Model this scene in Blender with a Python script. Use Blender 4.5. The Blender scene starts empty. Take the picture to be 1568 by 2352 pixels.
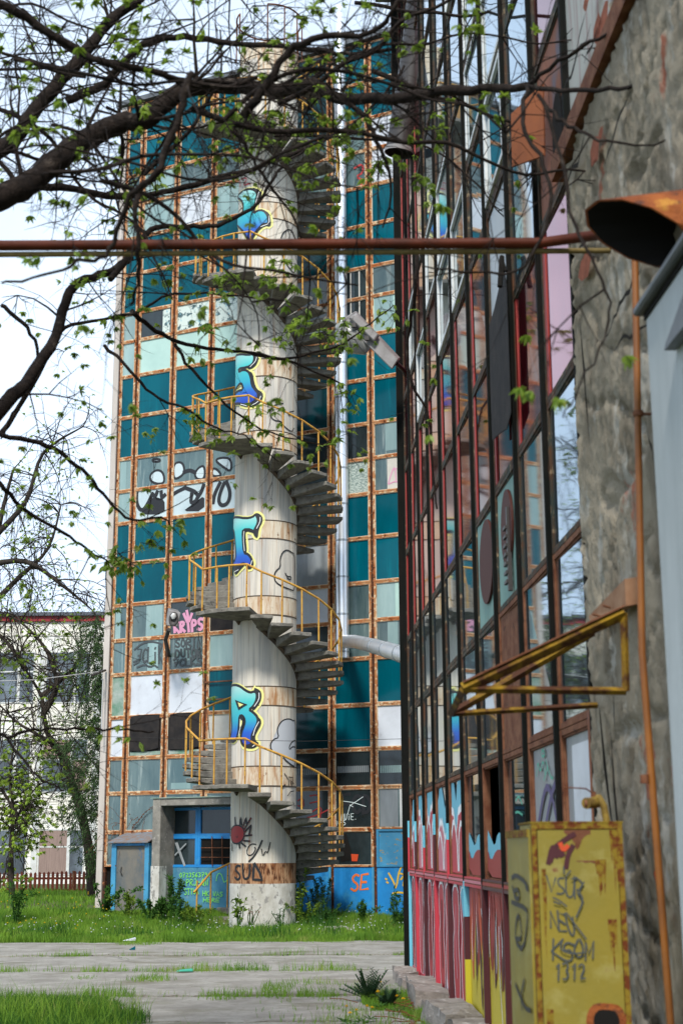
import bpy, bmesh, math, random
import numpy as np
from mathutils import Vector, Matrix, noise
R = math.radians
rnd = random.Random(7)
sc = bpy.context.scene
col = sc.collection
# ---------------------------------------------------------------- camera
FPX, CH, TH, ROLL = 3267.0, 1.6, R(13.4), .005
Fw = Vector((0, math.cos(TH), math.sin(TH)))
U0 = Vector((0, -math.sin(TH), math.cos(TH))); R0 = Vector((1, 0, 0))
Rt = (R0 - ROLL*U0).normalized(); Up = (U0 + ROLL*R0).normalized()
CP = Vector((0, 0, CH))
cam = bpy.data.cameras.new('camera'); camo = bpy.data.objects.new('camera', cam); col.objects.link(camo)
M = Matrix((Rt, Up, -Fw)).transposed().to_4x4(); M.translation = CP
camo.matrix_world = M
cam.sensor_fit = 'HORIZONTAL'; cam.sensor_width = 24; cam.lens = 24*FPX/1568
cam.clip_start = .1; cam.clip_end = 3000
cam.dof.use_dof = True; cam.dof.focus_distance = 31; cam.dof.aperture_fstop = 3.4
sc.camera = camo
# ---------------------------------------------------------------- world and sun
SUN_EL, SUN_AZ = R(47), R(188)           # azimuth measured clockwise from +Y
w = bpy.data.worlds.new('World'); sc.world = w; w.use_nodes = True
nt = w.node_tree; nt.nodes.clear()
def N(t, **k):
    n = nt.nodes.new(t)
    for a, b in k.items(): setattr(n, a, b)
    return n
wo = N('ShaderNodeOutputWorld'); bg = N('ShaderNodeBackground'); bg.inputs[1].default_value = .085
sky = N('ShaderNodeTexSky', sky_type='NISHITA', sun_disc=False, sun_elevation=SUN_EL, sun_rotation=SUN_AZ,
        air_density=1.0, dust_density=1.6, ozone_density=1.5)
tc = N('ShaderNodeTexCoord'); mp = N('ShaderNodeMapping'); mp.inputs['Scale'].default_value = (1, 1, 2.2)
nz = N('ShaderNodeTexNoise'); nz.inputs['Scale'].default_value = 2.3; nz.inputs['Detail'].default_value = 6; nz.inputs['Roughness'].default_value = .55
cr = N('ShaderNodeValToRGB'); cr.color_ramp.elements[0].color = (.42, .42, .42, 1); cr.color_ramp.elements[0].position = .28; cr.color_ramp.elements[1].position = .72
sx = N('ShaderNodeSeparateXYZ'); mr = N('ShaderNodeMapRange'); mr.inputs['From Min'].default_value = .0; mr.inputs['From Max'].default_value = .55
mr.inputs['To Min'].default_value = 1.0; mr.inputs['To Max'].default_value = .0
ad = N('ShaderNodeMath', operation='ADD', use_clamp=True); mx = N('ShaderNodeMix', data_type='RGBA')
mx.inputs[7].default_value = (8.6, 10.3, 12.6, 1)
L = nt.links.new
L(tc.outputs['Generated'], mp.inputs[0]); L(mp.outputs[0], nz.inputs['Vector']); L(nz.outputs[0], cr.inputs[0])
L(tc.outputs['Generated'], sx.inputs[0]); L(sx.outputs[2], mr.inputs['Value']); L(mr.outputs[0], ad.inputs[0]); L(cr.outputs[0], ad.inputs[1])
L(ad.outputs[0], mx.inputs[0]); L(sky.outputs[0], mx.inputs[6]); L(mx.outputs[2], bg.inputs[0]); L(bg.outputs[0], wo.inputs[0])
sun = bpy.data.lights.new('sun', 'SUN'); sun.energy = 2.9; sun.angle = R(9); sun.color = (1, .95, .87)
so = bpy.data.objects.new('sun', sun); col.objects.link(so)
sd = Vector((math.sin(SUN_AZ)*math.cos(SUN_EL), math.cos(SUN_AZ)*math.cos(SUN_EL), math.sin(SUN_EL)))
so.rotation_euler = sd.to_track_quat('Z', 'Y').to_euler(); so.location = (0, 0, 40)
sc.view_settings.view_transform = 'Standard'; sc.view_settings.look = 'None'
sc.view_settings.exposure = 0.5; sc.view_settings.gamma = 1
# ---------------------------------------------------------------- geometry helpers
def ray(x, y): return Fw + Rt*((x-784)/FPX) + Up*((1176-y)/FPX)
def at(x, y, Y):
    d = ray(x, y); return CP + d*(Y/d.y)
class Plane:                                     # a flat surface in the place: a point, its sideways and outward directions
    def __init__(s, p0, side, out): s.p0, s.s, s.n = Vector(p0), Vector(side).normalized(), Vector(out).normalized()
    def px(s, x, y, off=0):
        d = ray(x, y); q = s.p0 + s.n*off; t = (q-CP).dot(s.n)/d.dot(s.n); P = CP + d*t
        return ((P-s.p0).dot(s.s), P.z)
    def pt(s, a, b, off=0): return s.p0 + s.s*a + s.n*off + Vector((0, 0, b-s.p0.z))
    curved = False
class Cyl:
    curved = True
    def __init__(s, c, r): s.c, s.r = Vector(c), r
    def px(s, x, y, off=0):
        d = ray(x, y); o = CP - s.c; a = d.x**2+d.y**2; b = 2*(o.x*d.x+o.y*d.y); c = o.x**2+o.y**2-s.r**2
        D = max(b*b-4*a*c, 0); t = (-b-math.sqrt(D))/(2*a); P = CP+d*t
        return (math.atan2(P.x-s.c.x, -(P.y-s.c.y))*s.r, P.z)
    def pt(s, a, b, off=0):
        f = a/s.r; q = s.r+off; return Vector((s.c.x+math.sin(f)*q, s.c.y-math.cos(f)*q, b))
class MB:
    def __init__(s): s.v = []; s.f = []; s.sm = []
    def add(s, vs, fs, smooth=False):
        n = len(s.v); s.v += [tuple(p) for p in vs]
        for f in fs: s.f.append(tuple(n+i for i in f)); s.sm.append(smooth)
        return s
    def hexa(s, p):                              # 8 points: bottom ring 0-3, top ring 4-7
        return s.add(p, [(3,2,1,0),(4,5,6,7),(0,1,5,4),(1,2,6,5),(2,3,7,6),(3,0,4,7)])
    def box(s, x0, x1, y0, y1, z0, z1):
        return s.hexa([(x0,y0,z0),(x1,y0,z0),(x1,y1,z0),(x0,y1,z0),(x0,y0,z1),(x1,y0,z1),(x1,y1,z1),(x0,y1,z1)])
    def pbox(s, pl, a0, a1, b0, b1, o0, o1):     # box on a Plane
        q = [pl.pt(a, b, o) for b in (b0, b1) for a, o in ((a0,o1),(a1,o1),(a1,o0),(a0,o0))]
        return s.hexa(q)
    def tube(s, pts, rad, n=8, cap=True, smooth=True):
        pts = [Vector(p) for p in pts]
        if not hasattr(rad, '__len__'): rad = [rad]*len(pts)
        rings = []; up = None
        for i, p in enumerate(pts):
            t = (pts[min(i+1, len(pts)-1)]-pts[max(i-1, 0)])
            if t.length < 1e-9: t = Vector((0,0,1))
            t.normalize()
            if up is None: up = Vector((0,0,1)) if abs(t.z) < .9 else Vector((0,1,0))
            x = up.cross(t)
            if x.length < 1e-6: x = Vector((1,0,0)).cross(t)
            x.normalize(); up = t.cross(x).normalized()
            rings.append([p+(x*math.cos(2*math.pi*k/n)+up*math.sin(2*math.pi*k/n))*rad[i] for k in range(n)])
        vs = [q for r in rings for q in r]; fs = []
        for i in range(len(pts)-1):
            for k in range(n):
                a, b = i*n+k, i*n+(k+1) % n; fs.append((a, b, b+n, a+n))
        s.add(vs, fs, smooth)
        if cap: s.add(rings[0][::-1], [tuple(range(n))]); s.add(rings[-1], [tuple(range(n))])
        return s
    def build(s, name, mat, parent=None, bevel=0):
        me = bpy.data.meshes.new(name); me.from_pydata(s.v, [], s.f); me.polygons.foreach_set('use_smooth', s.sm)
        me.materials.append(mat); me.update()
        o = bpy.data.objects.new(name, me); col.objects.link(o)
        if bevel:
            b = o.modifiers.new('bevel', 'BEVEL'); b.width = bevel; b.segments = 1; b.limit_method = 'ANGLE'
        if parent: attach(o, parent)
        return o
def wloc(p):
    v = Vector(p.location)
    while p.parent: p = p.parent; v = v + p.location if p.type == 'EMPTY' else v
    return v
def attach(o, p):
    o.parent = p; o.matrix_parent_inverse = Matrix.Translation(-Vector(p.location)) if p.type == 'EMPTY' else Matrix.Identity(4)
def tag(o, label=None, cat=None, group=None, kind=None):
    if label: o['label'] = label
    if cat: o['category'] = cat
    if group: o['group'] = group
    if kind: o['kind'] = kind
    return o
def empty(name, loc, label, cat, group=None):
    o = bpy.data.objects.new(name, None); col.objects.link(o); o.location = loc; o.empty_display_size = .3
    return tag(o, label, cat, group)
def fastmesh(name, V, F, mat, parent=None, smooth=False):   # numpy: F is (n,k)
    me = bpy.data.meshes.new(name); V = np.asarray(V, dtype=np.float32); F = np.asarray(F, dtype=np.int32)
    me.vertices.add(len(V)); me.vertices.foreach_set('co', V.ravel())
    k = F.shape[1]; me.loops.add(F.size); me.loops.foreach_set('vertex_index', F.ravel())
    me.polygons.add(len(F)); me.polygons.foreach_set('loop_start', np.arange(0, F.size, k, dtype=np.int32))
    me.polygons.foreach_set('loop_total', np.full(len(F), k, dtype=np.int32))
    me.materials.append(mat); me.update(calc_edges=True); me.validate()
    o = bpy.data.objects.new(name, me); col.objects.link(o)
    if parent: attach(o, parent)
    return o
# ---------------------------------------------------------------- materials
def mat(name, c1, c2=None, rough=.7, scale=4, stretch=(1,1,1), c3=None, s3=12, t3=(.6,.7), bump=0, bscale=30, metal=0, spec=.5,
        t2=(.35,.65), stretch3=None, rvar=0, transl=0, obj_rand=0, c4=None, s4=1.5, t4=(.6,.66), stretch4=(1,1,1), coat=0):
    m = bpy.data.materials.new(name); m.use_nodes = True; t = m.node_tree; b = t.nodes['Principled BSDF']
    b.inputs['Roughness'].default_value = rough; b.inputs['Metallic'].default_value = metal
    if spec == .5 and rough >= .6 and not metal: spec = .12
    b.inputs['Specular IOR Level'].default_value = spec; b.inputs['Coat Weight'].default_value = coat
    def nd(ty, **k):
        n = t.nodes.new(ty)
        for a, v in k.items(): setattr(n, a, v)
        return n
    tcn = nd('ShaderNodeTexCoord')
    def noisef(sc_, st, det=6):
        mpn = nd('ShaderNodeMapping'); mpn.inputs['Scale'].default_value = st
        t.links.new(tcn.outputs['Object'], mpn.inputs[0]); n = nd('ShaderNodeTexNoise')
        n.inputs['Scale'].default_value = sc_; n.inputs['Detail'].default_value = det; n.inputs['Roughness'].default_value = .62
        t.links.new(mpn.outputs[0], n.inputs['Vector']); return n.outputs[0]
    def ramp(src, a, bb):
        r = nd('ShaderNodeMapRange', clamp=True); r.inputs['From Min'].default_value = a; r.inputs['From Max'].default_value = bb
        t.links.new(src, r.inputs['Value']); return r.outputs[0]
    cur = None
    def mixin(fac, c):
        nonlocal cur
        mm = nd('ShaderNodeMix', data_type='RGBA'); t.links.new(fac, mm.inputs[0])
        if cur is None: mm.inputs[6].default_value = (*c1, 1)
        else: t.links.new(cur, mm.inputs[6])
        mm.inputs[7].default_value = (*c, 1); cur = mm.outputs[2]
    if c2: mixin(ramp(noisef(scale, stretch), *t2), c2)
    if c3: mixin(ramp(noisef(s3, stretch3 or stretch), *t3), c3)
    if c4: mixin(ramp(noisef(s4, stretch4), *t4), c4)
    if obj_rand:
        oi = nd('ShaderNodeObjectInfo'); hs = nd('ShaderNodeHueSaturation'); r = nd('ShaderNodeMapRange')
        r.inputs['To Min'].default_value = 1-obj_rand; r.inputs['To Max'].default_value = 1+obj_rand
        t.links.new(oi.outputs['Random'], r.inputs['Value']); t.links.new(r.outputs[0], hs.inputs['Value'])
        if cur is None: hs.inputs['Color'].default_value = (*c1, 1)
        else: t.links.new(cur, hs.inputs['Color'])
        cur = hs.outputs[0]
    if cur is None: b.inputs['Base Color'].default_value = (*c1, 1)
    else: t.links.new(cur, b.inputs['Base Color'])
    if rvar:
        r = nd('ShaderNodeMapRange'); r.inputs['To Min'].default_value = max(rough-rvar, 0); r.inputs['To Max'].default_value = rough+rvar
        t.links.new(noisef(scale*1.7, stretch), r.inputs['Value']); t.links.new(r.outputs[0], b.inputs['Roughness'])
    if bump:
        bn = nd('ShaderNodeBump'); bn.inputs['Strength'].default_value = bump; bn.inputs['Distance'].default_value = .02
        t.links.new(noisef(bscale, stretch, 8), bn.inputs['Height']); t.links.new(bn.outputs[0], b.inputs['Normal'])
    if transl:
        tr = nd('ShaderNodeBsdfTranslucent'); ms = nd('ShaderNodeMixShader'); ms.inputs[0].default_value = transl
        if cur is None: tr.inputs[0].default_value = (*c1, 1)
        else: t.links.new(cur, tr.inputs[0])
        t.links.new(b.outputs[0], ms.inputs[1]); t.links.new(tr.outputs[0], ms.inputs[2])
        t.links.new(ms.outputs[0], t.nodes['Material Output'].inputs[0])
    return m
def zgrad(name, stops, z0, z1, rough=.55):                    # paint whose colour fades with height on its own surface
    m = mat(name, stops[0][1], rough=rough); t = m.node_tree; b = t.nodes['Principled BSDF']
    tcn = t.nodes.new('ShaderNodeTexCoord'); s = t.nodes.new('ShaderNodeSeparateXYZ'); r = t.nodes.new('ShaderNodeMapRange'); c = t.nodes.new('ShaderNodeValToRGB')
    r.inputs['From Min'].default_value = z0; r.inputs['From Max'].default_value = z1
    t.links.new(tcn.outputs['Object'], s.inputs[0]); t.links.new(s.outputs[2], r.inputs['Value']); t.links.new(r.outputs[0], c.inputs[0])
    e = c.color_ramp.elements
    while len(e) < len(stops): e.new(.5)
    for k, (p, cc) in enumerate(stops): e[k].position = p; e[k].color = (*cc, 1)
    t.links.new(c.outputs[0], b.inputs['Base Color']); return m
m = {}
m['rustframe'] = mat('rust_frame', (.46,.25,.12), (.34,.09,.022), .8, 3.5, (1,1,1), c3=(.62,.47,.30), s3=9, t3=(.54,.60), bump=.4, c4=(.09,.03,.012), s4=7, t4=(.60,.66))
m['bead'] = mat('cream_bead', (.66,.55,.40), (.45,.20,.08), .8, 4, (1,1,1), t2=(.50,.60), c3=(.28,.07,.02), s3=11, t3=(.60,.66))
m['darkmull'] = mat('dark_mullion', (.10,.035,.015), (.03,.02,.018), .8, 8, bump=.3, c3=(.36,.14,.06), s3=18, t3=(.58,.64))
m['teal'] = mat('teal_panel', (.0,.100,.138), (.0,.072,.104), .14, 1.2, (1,1,.4), spec=.16, obj_rand=.16, c3=(.0,.15,.19), s3=2, t3=(.58,.8), stretch3=(4,4,.3))
m['tealshade'] = mat('shaded_teal_panel', (.0,.035,.045), (.0,.025,.032), .2, 2, spec=.4)  # teal sheet with the staircase's shadow on the facade put into its colour
m['glass'] = mat('window_glass', (.05,.095,.105), (.13,.19,.19), .12, .9, (2.2,2.2,.5), spec=.6, obj_rand=.35, c3=(.24,.30,.29), s3=2.2, t3=(.55,.72), stretch3=(4,4,.35))
m['glasspale'] = mat('pale_glass', (.30,.42,.41), (.20,.31,.31), .2, 1.2, (2,2,.4), spec=.5, obj_rand=.2)
m['glassdark'] = mat('dark_glass', (.012,.018,.02), (.03,.045,.05), .1, 1.5, (1,1,.6), spec=.55, obj_rand=.3)
m['mint'] = mat('mint_sheet', (.42,.60,.54), (.36,.53,.48), .35, 2)
m['white'] = mat('white_sheet', (.62,.66,.72), (.52,.55,.60), .45, 2, c3=(.40,.41,.42), s3=4, t3=(.6,.75))
m['cream'] = mat('cream_sheet', (.60,.58,.52), (.5,.47,.42), .6, 2)
m['greysheet'] = mat('grey_metal_sheet', (.20,.22,.23), (.30,.33,.35), .4, 1.4, (2,2,.5))
m["palesheet"] = mat("pale_grey_sheet", (.42,.45,.47), (.34,.37,.38), .4, 1.5, (2,2,.4), c3=(.30,.22,.16), s3=5, t3=(.64,.72))
m["black"] = mat('black_tarp', (.018,.017,.018), (.035,.03,.028), .75, 5, bump=.4)
m['greenpeel'] = mat('peeling_green', (.12,.24,.17), (.38,.43,.40), .6, 3, bump=.3)
m['bubblepane'] = mat('silver_sprayed_pane', (.50,.60,.63), (.40,.50,.53), .3, 2)
m['poster'] = mat('torn_posters', (.04,.09,.10), (.55,.63,.58), .5, 5, t2=(.42,.48), c3=(.25,.45,.50), s3=7, t3=(.6,.66))
m['hatch'] = mat('patterned_sheet', (.18,.24,.22), (.45,.52,.47), .5, 18, (1,1,2.4), t2=(.45,.55))
m['conc'] = mat('weathered_concrete', (.32,.30,.26), (.17,.16,.145), .9, 3, bump=.7, bscale=40, c3=(.42,.40,.36), s3=9, t3=(.58,.7), c4=(.06,.055,.05), s4=14, t4=(.64,.72))
m['concdark'] = mat('dark_concrete', (.06,.05,.042), (.12,.085,.055), .9, 6, bump=.5)
m['step'] = mat('step_concrete', (.25,.235,.20), (.13,.12,.105), .92, 4, bump=.9, bscale=26, c3=(.09,.085,.075), s3=11, t3=(.58,.68))
m['column'] = mat('column_concrete', (.66,.61,.52), (.40,.39,.37), .85, 3.0, (2.6,2.6,.10), t2=(.44,.68), bump=.5, bscale=22,
                  c3=(.36,.19,.08), s3=5, t3=(.56,.76), stretch3=(2.6,2.6,.08), c4=(.34,.32,.285), s4=4, t4=(.54,.72), stretch4=(5,5,.12))
m['colwhite'] = mat('peeling_white_base', (.66,.65,.61), (.42,.40,.35), .85, 3.2, c3=(.28,.27,.25), s3=7, t3=(.56,.60), bump=.5, stretch=(1,1,.6))
m['rustband'] = mat('rust_stained_band', (.60,.50,.37), (.36,.17,.065), .85, 4.0, (2.4,2.4,.30), t2=(.44,.66), c3=(.64,.57,.45), s3=8, t3=(.48,.58), stretch3=(1.8,1.8,.2), bump=.4, c4=(.16,.07,.035), s4=7, t4=(.62,.7))
m['rustband2'] = mat('heavy_rust_band', (.22,.08,.03), (.46,.28,.16), .85, 5, (2.4,2.4,.5), c3=(.09,.035,.018), s3=9, t3=(.52,.60), bump=.4)
m['yrail'] = mat('yellow_rail', (.58,.34,.065), (.45,.22,.05), .6, 6, c3=(.22,.075,.03), s3=13, t3=(.58,.66), bump=.2)
m['zinc'] = mat('zinc_flue', (.93,.95,.97), (.82,.86,.9), .40, 3, (2,2,.3), metal=.95)
m['zincseam'] = mat('zinc_seam', (.45,.48,.5), rough=.35, metal=.9)
m['wallend'] = mat('tower_edge_render', (.55,.50,.46), (.42,.38,.34), .9, 1.5, (2,2,.3))
m['bluepaint'] = mat('blue_paint', (.015,.25,.62), (.01,.19,.50), .45, 1.6, c3=(.05,.30,.55), s3=4, t3=(.55,.7), bump=.1)
m['bluelight'] = mat('light_blue_paint', (.06,.30,.50), (.04,.22,.40), .5, 3, c3=(.12,.10,.07), s3=14, t3=(.66,.70))
m['bluebeige'] = mat('scratched_blue', (.08,.32,.52), (.05,.25,.44), .5, 3, c3=(.30,.27,.16), s3=6, t3=(.57,.60), stretch3=(1,1,2))
m['doorblue'] = mat('faded_blue_door', (.09,.27,.38), (.06,.20,.32), .6, 3, bump=.2, c3=(.18,.30,.36), s3=5, t3=(.58,.7))
m['shed'] = mat('grimy_shed_door', (.19,.175,.15), (.10,.12,.13), .85, 2.2, (1,1,.6), c3=(.05,.12,.22), s3=3.5, t3=(.62,.70), bump=.3)
m['shedroof'] = mat('shed_roof', (.16,.20,.24), (.20,.13,.09), .7, 6)
m['red'] = mat('red_glass_panel', (.30,.030,.045), (.24,.025,.04), .045, 2, (1,1,.4), metal=.85, spec=1, obj_rand=.2)
m['clear'] = mat('reflecting_glass', (.34,.44,.50), (.24,.34,.40), .03, .8, (1,1,.5), metal=.9, spec=1.0, obj_rand=.15)
m['greenmull'] = mat('dark_green_mullion', (.006,.008,.007), (.012,.011,.010), .7, 6, (1,1,.4), c3=(.045,.02,.012), s3=12, t3=(.64,.72), bump=.2, spec=.04)
m['greenframe'] = mat('green_rust_frame', (.035,.05,.042), (.09,.04,.02), .7, 6, c3=(.28,.20,.12), s3=15, t3=(.58,.66), bump=.2)
m['rustbeam'] = mat('rusty_transom', (.12,.042,.022), (.22,.10,.055), .75, 8, bump=.3, c3=(.06,.03,.02), s3=12, t3=(.6,.68))
m['whiteframe'] = mat('white_casement', (.62,.64,.63), (.5,.5,.48), .5, 5)
m['turq'] = mat('turquoise_panel', (.17,.30,.27), (.22,.36,.32), .6, 3, (2,2,.4), c3=(.25,.12,.06), s3=7, t3=(.62,.7), bump=.15)
m['browndisc'] = mat('brown_disc', (.075,.025,.02), rough=.6)
m['rustpanel'] = mat('rust_panel', (.30,.10,.04), (.20,.07,.035), .6, 3, (1,1,.5), c3=(.12,.10,.12), s3=3, t3=(.58,.7))
m['palewall'] = mat('stained_pale_panel', (.45,.45,.41), (.30,.17,.16), .7, 4, (3,3,.2), t2=(.5,.7))
m['plaster'] = mat('rotten_plaster', (.35,.30,.225), (.17,.14,.10), .95, 2.2, (1,1,.45), bump=1.0, bscale=60, t2=(.48,.68), c3=(.44,.41,.35), s3=4, t3=(.55,.62), stretch3=(1,1,.4), c4=(.34,.13,.08), s4=1.9, t4=(.64,.68), stretch4=(1,1,.5))
m['brick'] = mat('bare_brick', (.33,.11,.065), (.22,.08,.05), .9, 12, bump=.5)
m['joint'] = mat('plaster_crack', (.02,.017,.014), rough=.95)
m['body'] = mat('dark_interior', (.012,.011,.01), rough=.9)
m['render'] = mat('factory_render', (.20,.18,.155), (.13,.12,.1), .9, 1.5)
m['ycab'] = mat('yellow_cabinet', (.25,.19,.016), (.20,.165,.025), .5, 2, c3=(.30,.26,.07), s3=5, t3=(.55,.7), bump=.1, c4=(.17,.06,.02), s4=5, t4=(.66,.72))
m['ycabrust'] = mat('rusty_cabinet_edge', (.22,.15,.018), (.12,.032,.010), .7, 22, t2=(.46,.56), bump=.3)
m['ypipe'] = mat('mustard_pipe', (.30,.21,.04), (.14,.09,.03), .6, 16, bump=.2)
m['orangepipe'] = mat('orange_gas_pipe', (.28,.095,.010), (.18,.06,.010), .55, 4, c3=(.12,.05,.03), s3=2.5, t3=(.68,.74))
m['ybracket'] = mat('yellow_bracket', (.27,.16,.010), (.06,.022,.010), .7, 6, t2=(.38,.54), bump=.3, spec=.2)
m['rustpipe'] = mat('rust_brown_pipe', (.105,.020,.006), (.055,.012,.005), .6, 5, bump=.2, spec=.2)
m['olivepipe'] = mat('olive_pipe', (.13,.095,.035), (.20,.15,.06), .6, 14, bump=.2)
m['vent'] = mat('rust_orange_duct', (.30,.085,.018), (.15,.035,.010), .7, 7, c3=(.07,.028,.018), s3=9, t3=(.54,.62), bump=.6, c4=(.42,.19,.03), s4=8, t4=(.60,.68), spec=.25)
m['plank'] = mat('weathered_board', (.26,.13,.07), (.34,.20,.12), .8, 8)
m['kiosk'] = mat('pale_kiosk_wall', (.50,.53,.53), (.40,.43,.43), .8, 2, (2,2,.4), bump=.2)
m['coping'] = mat('lead_coping', (.07,.08,.09), (.11,.12,.13), .5, 5)
m['bark'] = mat('walnut_bark', (.030,.022,.018), (.013,.010,.009), .9, 20, bump=.8, bscale=45, c3=(.075,.06,.05), s3=9, t3=(.60,.72))
m['barkfar'] = mat('grey_bark', (.055,.045,.038), (.03,.025,.02), .9, 12, bump=.4)
m['leaf'] = mat('young_leaf', (.30,.42,.05), (.17,.28,.035), .5, 3, transl=.5, c3=(.25,.17,.04), s3=5, t3=(.64,.7))
m['leaffar'] = mat('spring_leaf', (.36,.50,.05), (.24,.38,.04), .5, 2, transl=.4)
m['juniper'] = mat('juniper_green', (.04,.085,.03), (.07,.12,.04), .7, 3, transl=.2)
m['grass'] = mat('grass_blades', (.19,.33,.035), (.10,.22,.025), .6, .9, transl=.35, c3=(.32,.34,.10), s3=2.3, t3=(.56,.7))
m['grassdk'] = mat('lush_grass_blades', (.05,.145,.02), (.028,.09,.014), .6, .9, transl=.35, c3=(.10,.20,.03), s3=2.3, t3=(.58,.7))
m['weed'] = mat('weed_leaf', (.06,.15,.025), (.035,.095,.02), .6, 4, transl=.3)
m['weedyellow'] = mat('yellow_weed_leaf', (.16,.24,.025), (.09,.16,.02), .6, 4, transl=.3)
m['thistle'] = mat('thistle_leaf', (.05,.10,.045), (.03,.07,.03), .7, 4, transl=.2)
m['dryvine'] = mat('dry_vine', (.20,.075,.03), (.12,.045,.02), .8, 10)
m['dandelion'] = mat('dandelion_petal', (.75,.48,.01), rough=.6)
m['soil'] = mat('soil', (.075,.085,.035), (.11,.10,.06), .95, 2.5, bump=.5, c3=(.05,.10,.02), s3=1.3, t3=(.5,.6))
m['slab'] = mat('worn_concrete_paving', (.34,.325,.29), (.22,.205,.18), .92, 2.2, (1,1,1), bump=1.0, bscale=30, c3=(.23,.21,.18), s3=10, t3=(.55,.66), c4=(.16,.15,.10), s4=1.1, t4=(.54,.72), stretch4=(.8,1.2,1))
m['rubble'] = mat('rubble_stone', (.42,.40,.36), (.26,.24,.21), .9, 9, bump=.5)
m['kerb'] = mat('broken_kerb', (.30,.27,.24), (.17,.15,.13), .9, 6, bump=.9, bscale=20, c3=(.42,.39,.36), s3=9, t3=(.58,.66))
m['hostwall'] = mat('pale_block_wall', (.82,.80,.72), (.74,.71,.62), .85, .4, c3=(.78,.78,.74), s3=.9, t3=(.5,.6))
m['hostred'] = mat('red_roof_band', (.32,.04,.05), rough=.6)
m['hostroof'] = mat('grey_roof_edge', (.10,.11,.13), rough=.7)
m['curtain'] = mat('beige_curtain', (.30,.22,.19), (.22,.16,.14), .7, 8, (6,6,.2))
m['farglass'] = mat('far_window_glass', (.05,.06,.07), (.14,.17,.20), .12, .7, obj_rand=.3)
m['fencered'] = mat('red_brown_fence', (.17,.045,.025), (.11,.03,.02), .7, 3)
m['lampgrey'] = mat('lamp_housing', (.28,.27,.27), (.20,.19,.185), .5, 6)
m['lampdark'] = mat('lamp_dark', (.035,.03,.028), rough=.5)
m['lampglass'] = mat('lamp_glass', (.33,.33,.30), (.20,.21,.21), .25, 5)
m['bulb'] = mat('lamp_bulb', (.6,.6,.58), rough=.2)
m['wire'] = mat('cable', (.03,.03,.03), rough=.6)
m['wirewhite'] = mat('pale_cable', (.5,.5,.5), rough=.6)
def paint(name, c, rough=.55): return mat('paint_'+name, c, rough=rough)
P = {k: paint(k, c) for k, c in dict(black=(.008,.009,.012), yellow=(.75,.72,.25), white=(.8,.82,.82), silver=(.45,.47,.50), red=(.30,.012,.012),
     green=(.22,.72,.06), pink=(.62,.28,.42), cyan=(.22,.62,.70), orange=(.75,.17,.03), gold=(.80,.50,.04), redline=(.38,.03,.03), mintline=(.04,.36,.24),
     darkgrey=(.05,.06,.065), purple=(.07,.05,.16), maroon=(.06,.008,.012), ored=(.55,.06,.012), brown=(.07,.018,.014), skyblue=(.13,.45,.58),
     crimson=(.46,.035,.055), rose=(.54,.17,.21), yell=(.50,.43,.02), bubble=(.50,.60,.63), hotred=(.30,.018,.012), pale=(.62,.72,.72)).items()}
# ---------------------------------------------------------------- surface paint
def smoothpts(pts, it=1, closed=True):
    for _ in range(it):
        q = []; n = len(pts)
        for i in range(n if closed else n-1):
            a, b = pts[i], pts[(i+1) % n]
            q.append((a[0]*.75+b[0]*.25, a[1]*.75+b[1]*.25)); q.append((a[0]*.25+b[0]*.75, a[1]*.25+b[1]*.75))
        if not closed: q = [pts[0]] + q + [pts[-1]]
        pts = q
    return pts
def gpoly(name, s, pts, mt, parent, off=.004, smooth=0):       # filled shape, pts in the surface's own metres
    if smooth: pts = smoothpts(pts, smooth)
    bm = bmesh.new(); vs = [bm.verts.new((a, b, 0)) for a, b in pts]
    try: bm.faces.new(vs)
    except ValueError: bm.free(); return None
    bmesh.ops.triangulate(bm, faces=bm.faces[:], ngon_method='EAR_CLIP')
    if s.curved:
        x0 = min(p[0] for p in pts); x1 = max(p[0] for p in pts); x = x0+.04
        while x < x1:
            bmesh.ops.bisect_plane(bm, geom=bm.verts[:]+bm.edges[:]+bm.faces[:], plane_co=(x, 0, 0), plane_no=(1, 0, 0)); x += .04
    me = bpy.data.meshes.new(name)
    for v in bm.verts: v.co = s.pt(v.co.x, v.co.y, off)
    bm.to_mesh(me); bm.free(); me.materials.append(mt)
    o = bpy.data.objects.new(name, me); col.objects.link(o); attach(o, parent); return o
class Ink:                                                     # brush strokes on a surface, one mesh
    def __init__(s, surf, off=.005): s.s, s.off, s.mb, s.k = surf, off, MB(), 0
    def line(s, pts, wd, closed=False, smooth=0):
        if smooth: pts = smoothpts(pts, smooth, closed)
        if closed: pts = pts+[pts[0]]
        if s.s.curved:
            q = [pts[0]]
            for a, b in zip(pts, pts[1:]):
                n = max(1, int(math.hypot(b[0]-a[0], b[1]-a[1])/.05))
                q += [(a[0]+(b[0]-a[0])*i/n, a[1]+(b[1]-a[1])*i/n) for i in range(1, n+1)]
            pts = q
        n = len(pts); vs = []
        for i, (a, b) in enumerate(pts):
            p, q = pts[max(i-1, 0)], pts[min(i+1, n-1)]
            if closed and i in (0, n-1): p, q = pts[-2], pts[1]
            dx, dy = q[0]-p[0], q[1]-p[1]; l = math.hypot(dx, dy) or 1; nx, ny = -dy/l*wd/2, dx/l*wd/2
            e = wd*.4 if (not closed and i in (0, n-1)) else 0; e = -e if i == 0 else e
            a += dx/l*e; b += dy/l*e; o = s.off+(s.k+i)*.00006
            vs += [s.s.pt(a+nx, b+ny, o), s.s.pt(a-nx, b-ny, o)]
        s.k += n+3
        s.mb.add(vs, [(2*i, 2*i+1, 2*i+3, 2*i+2) for i in range(n-1)]); return s
    def done(s, name, mt, parent): return s.mb.build(name, mt, parent)
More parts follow.
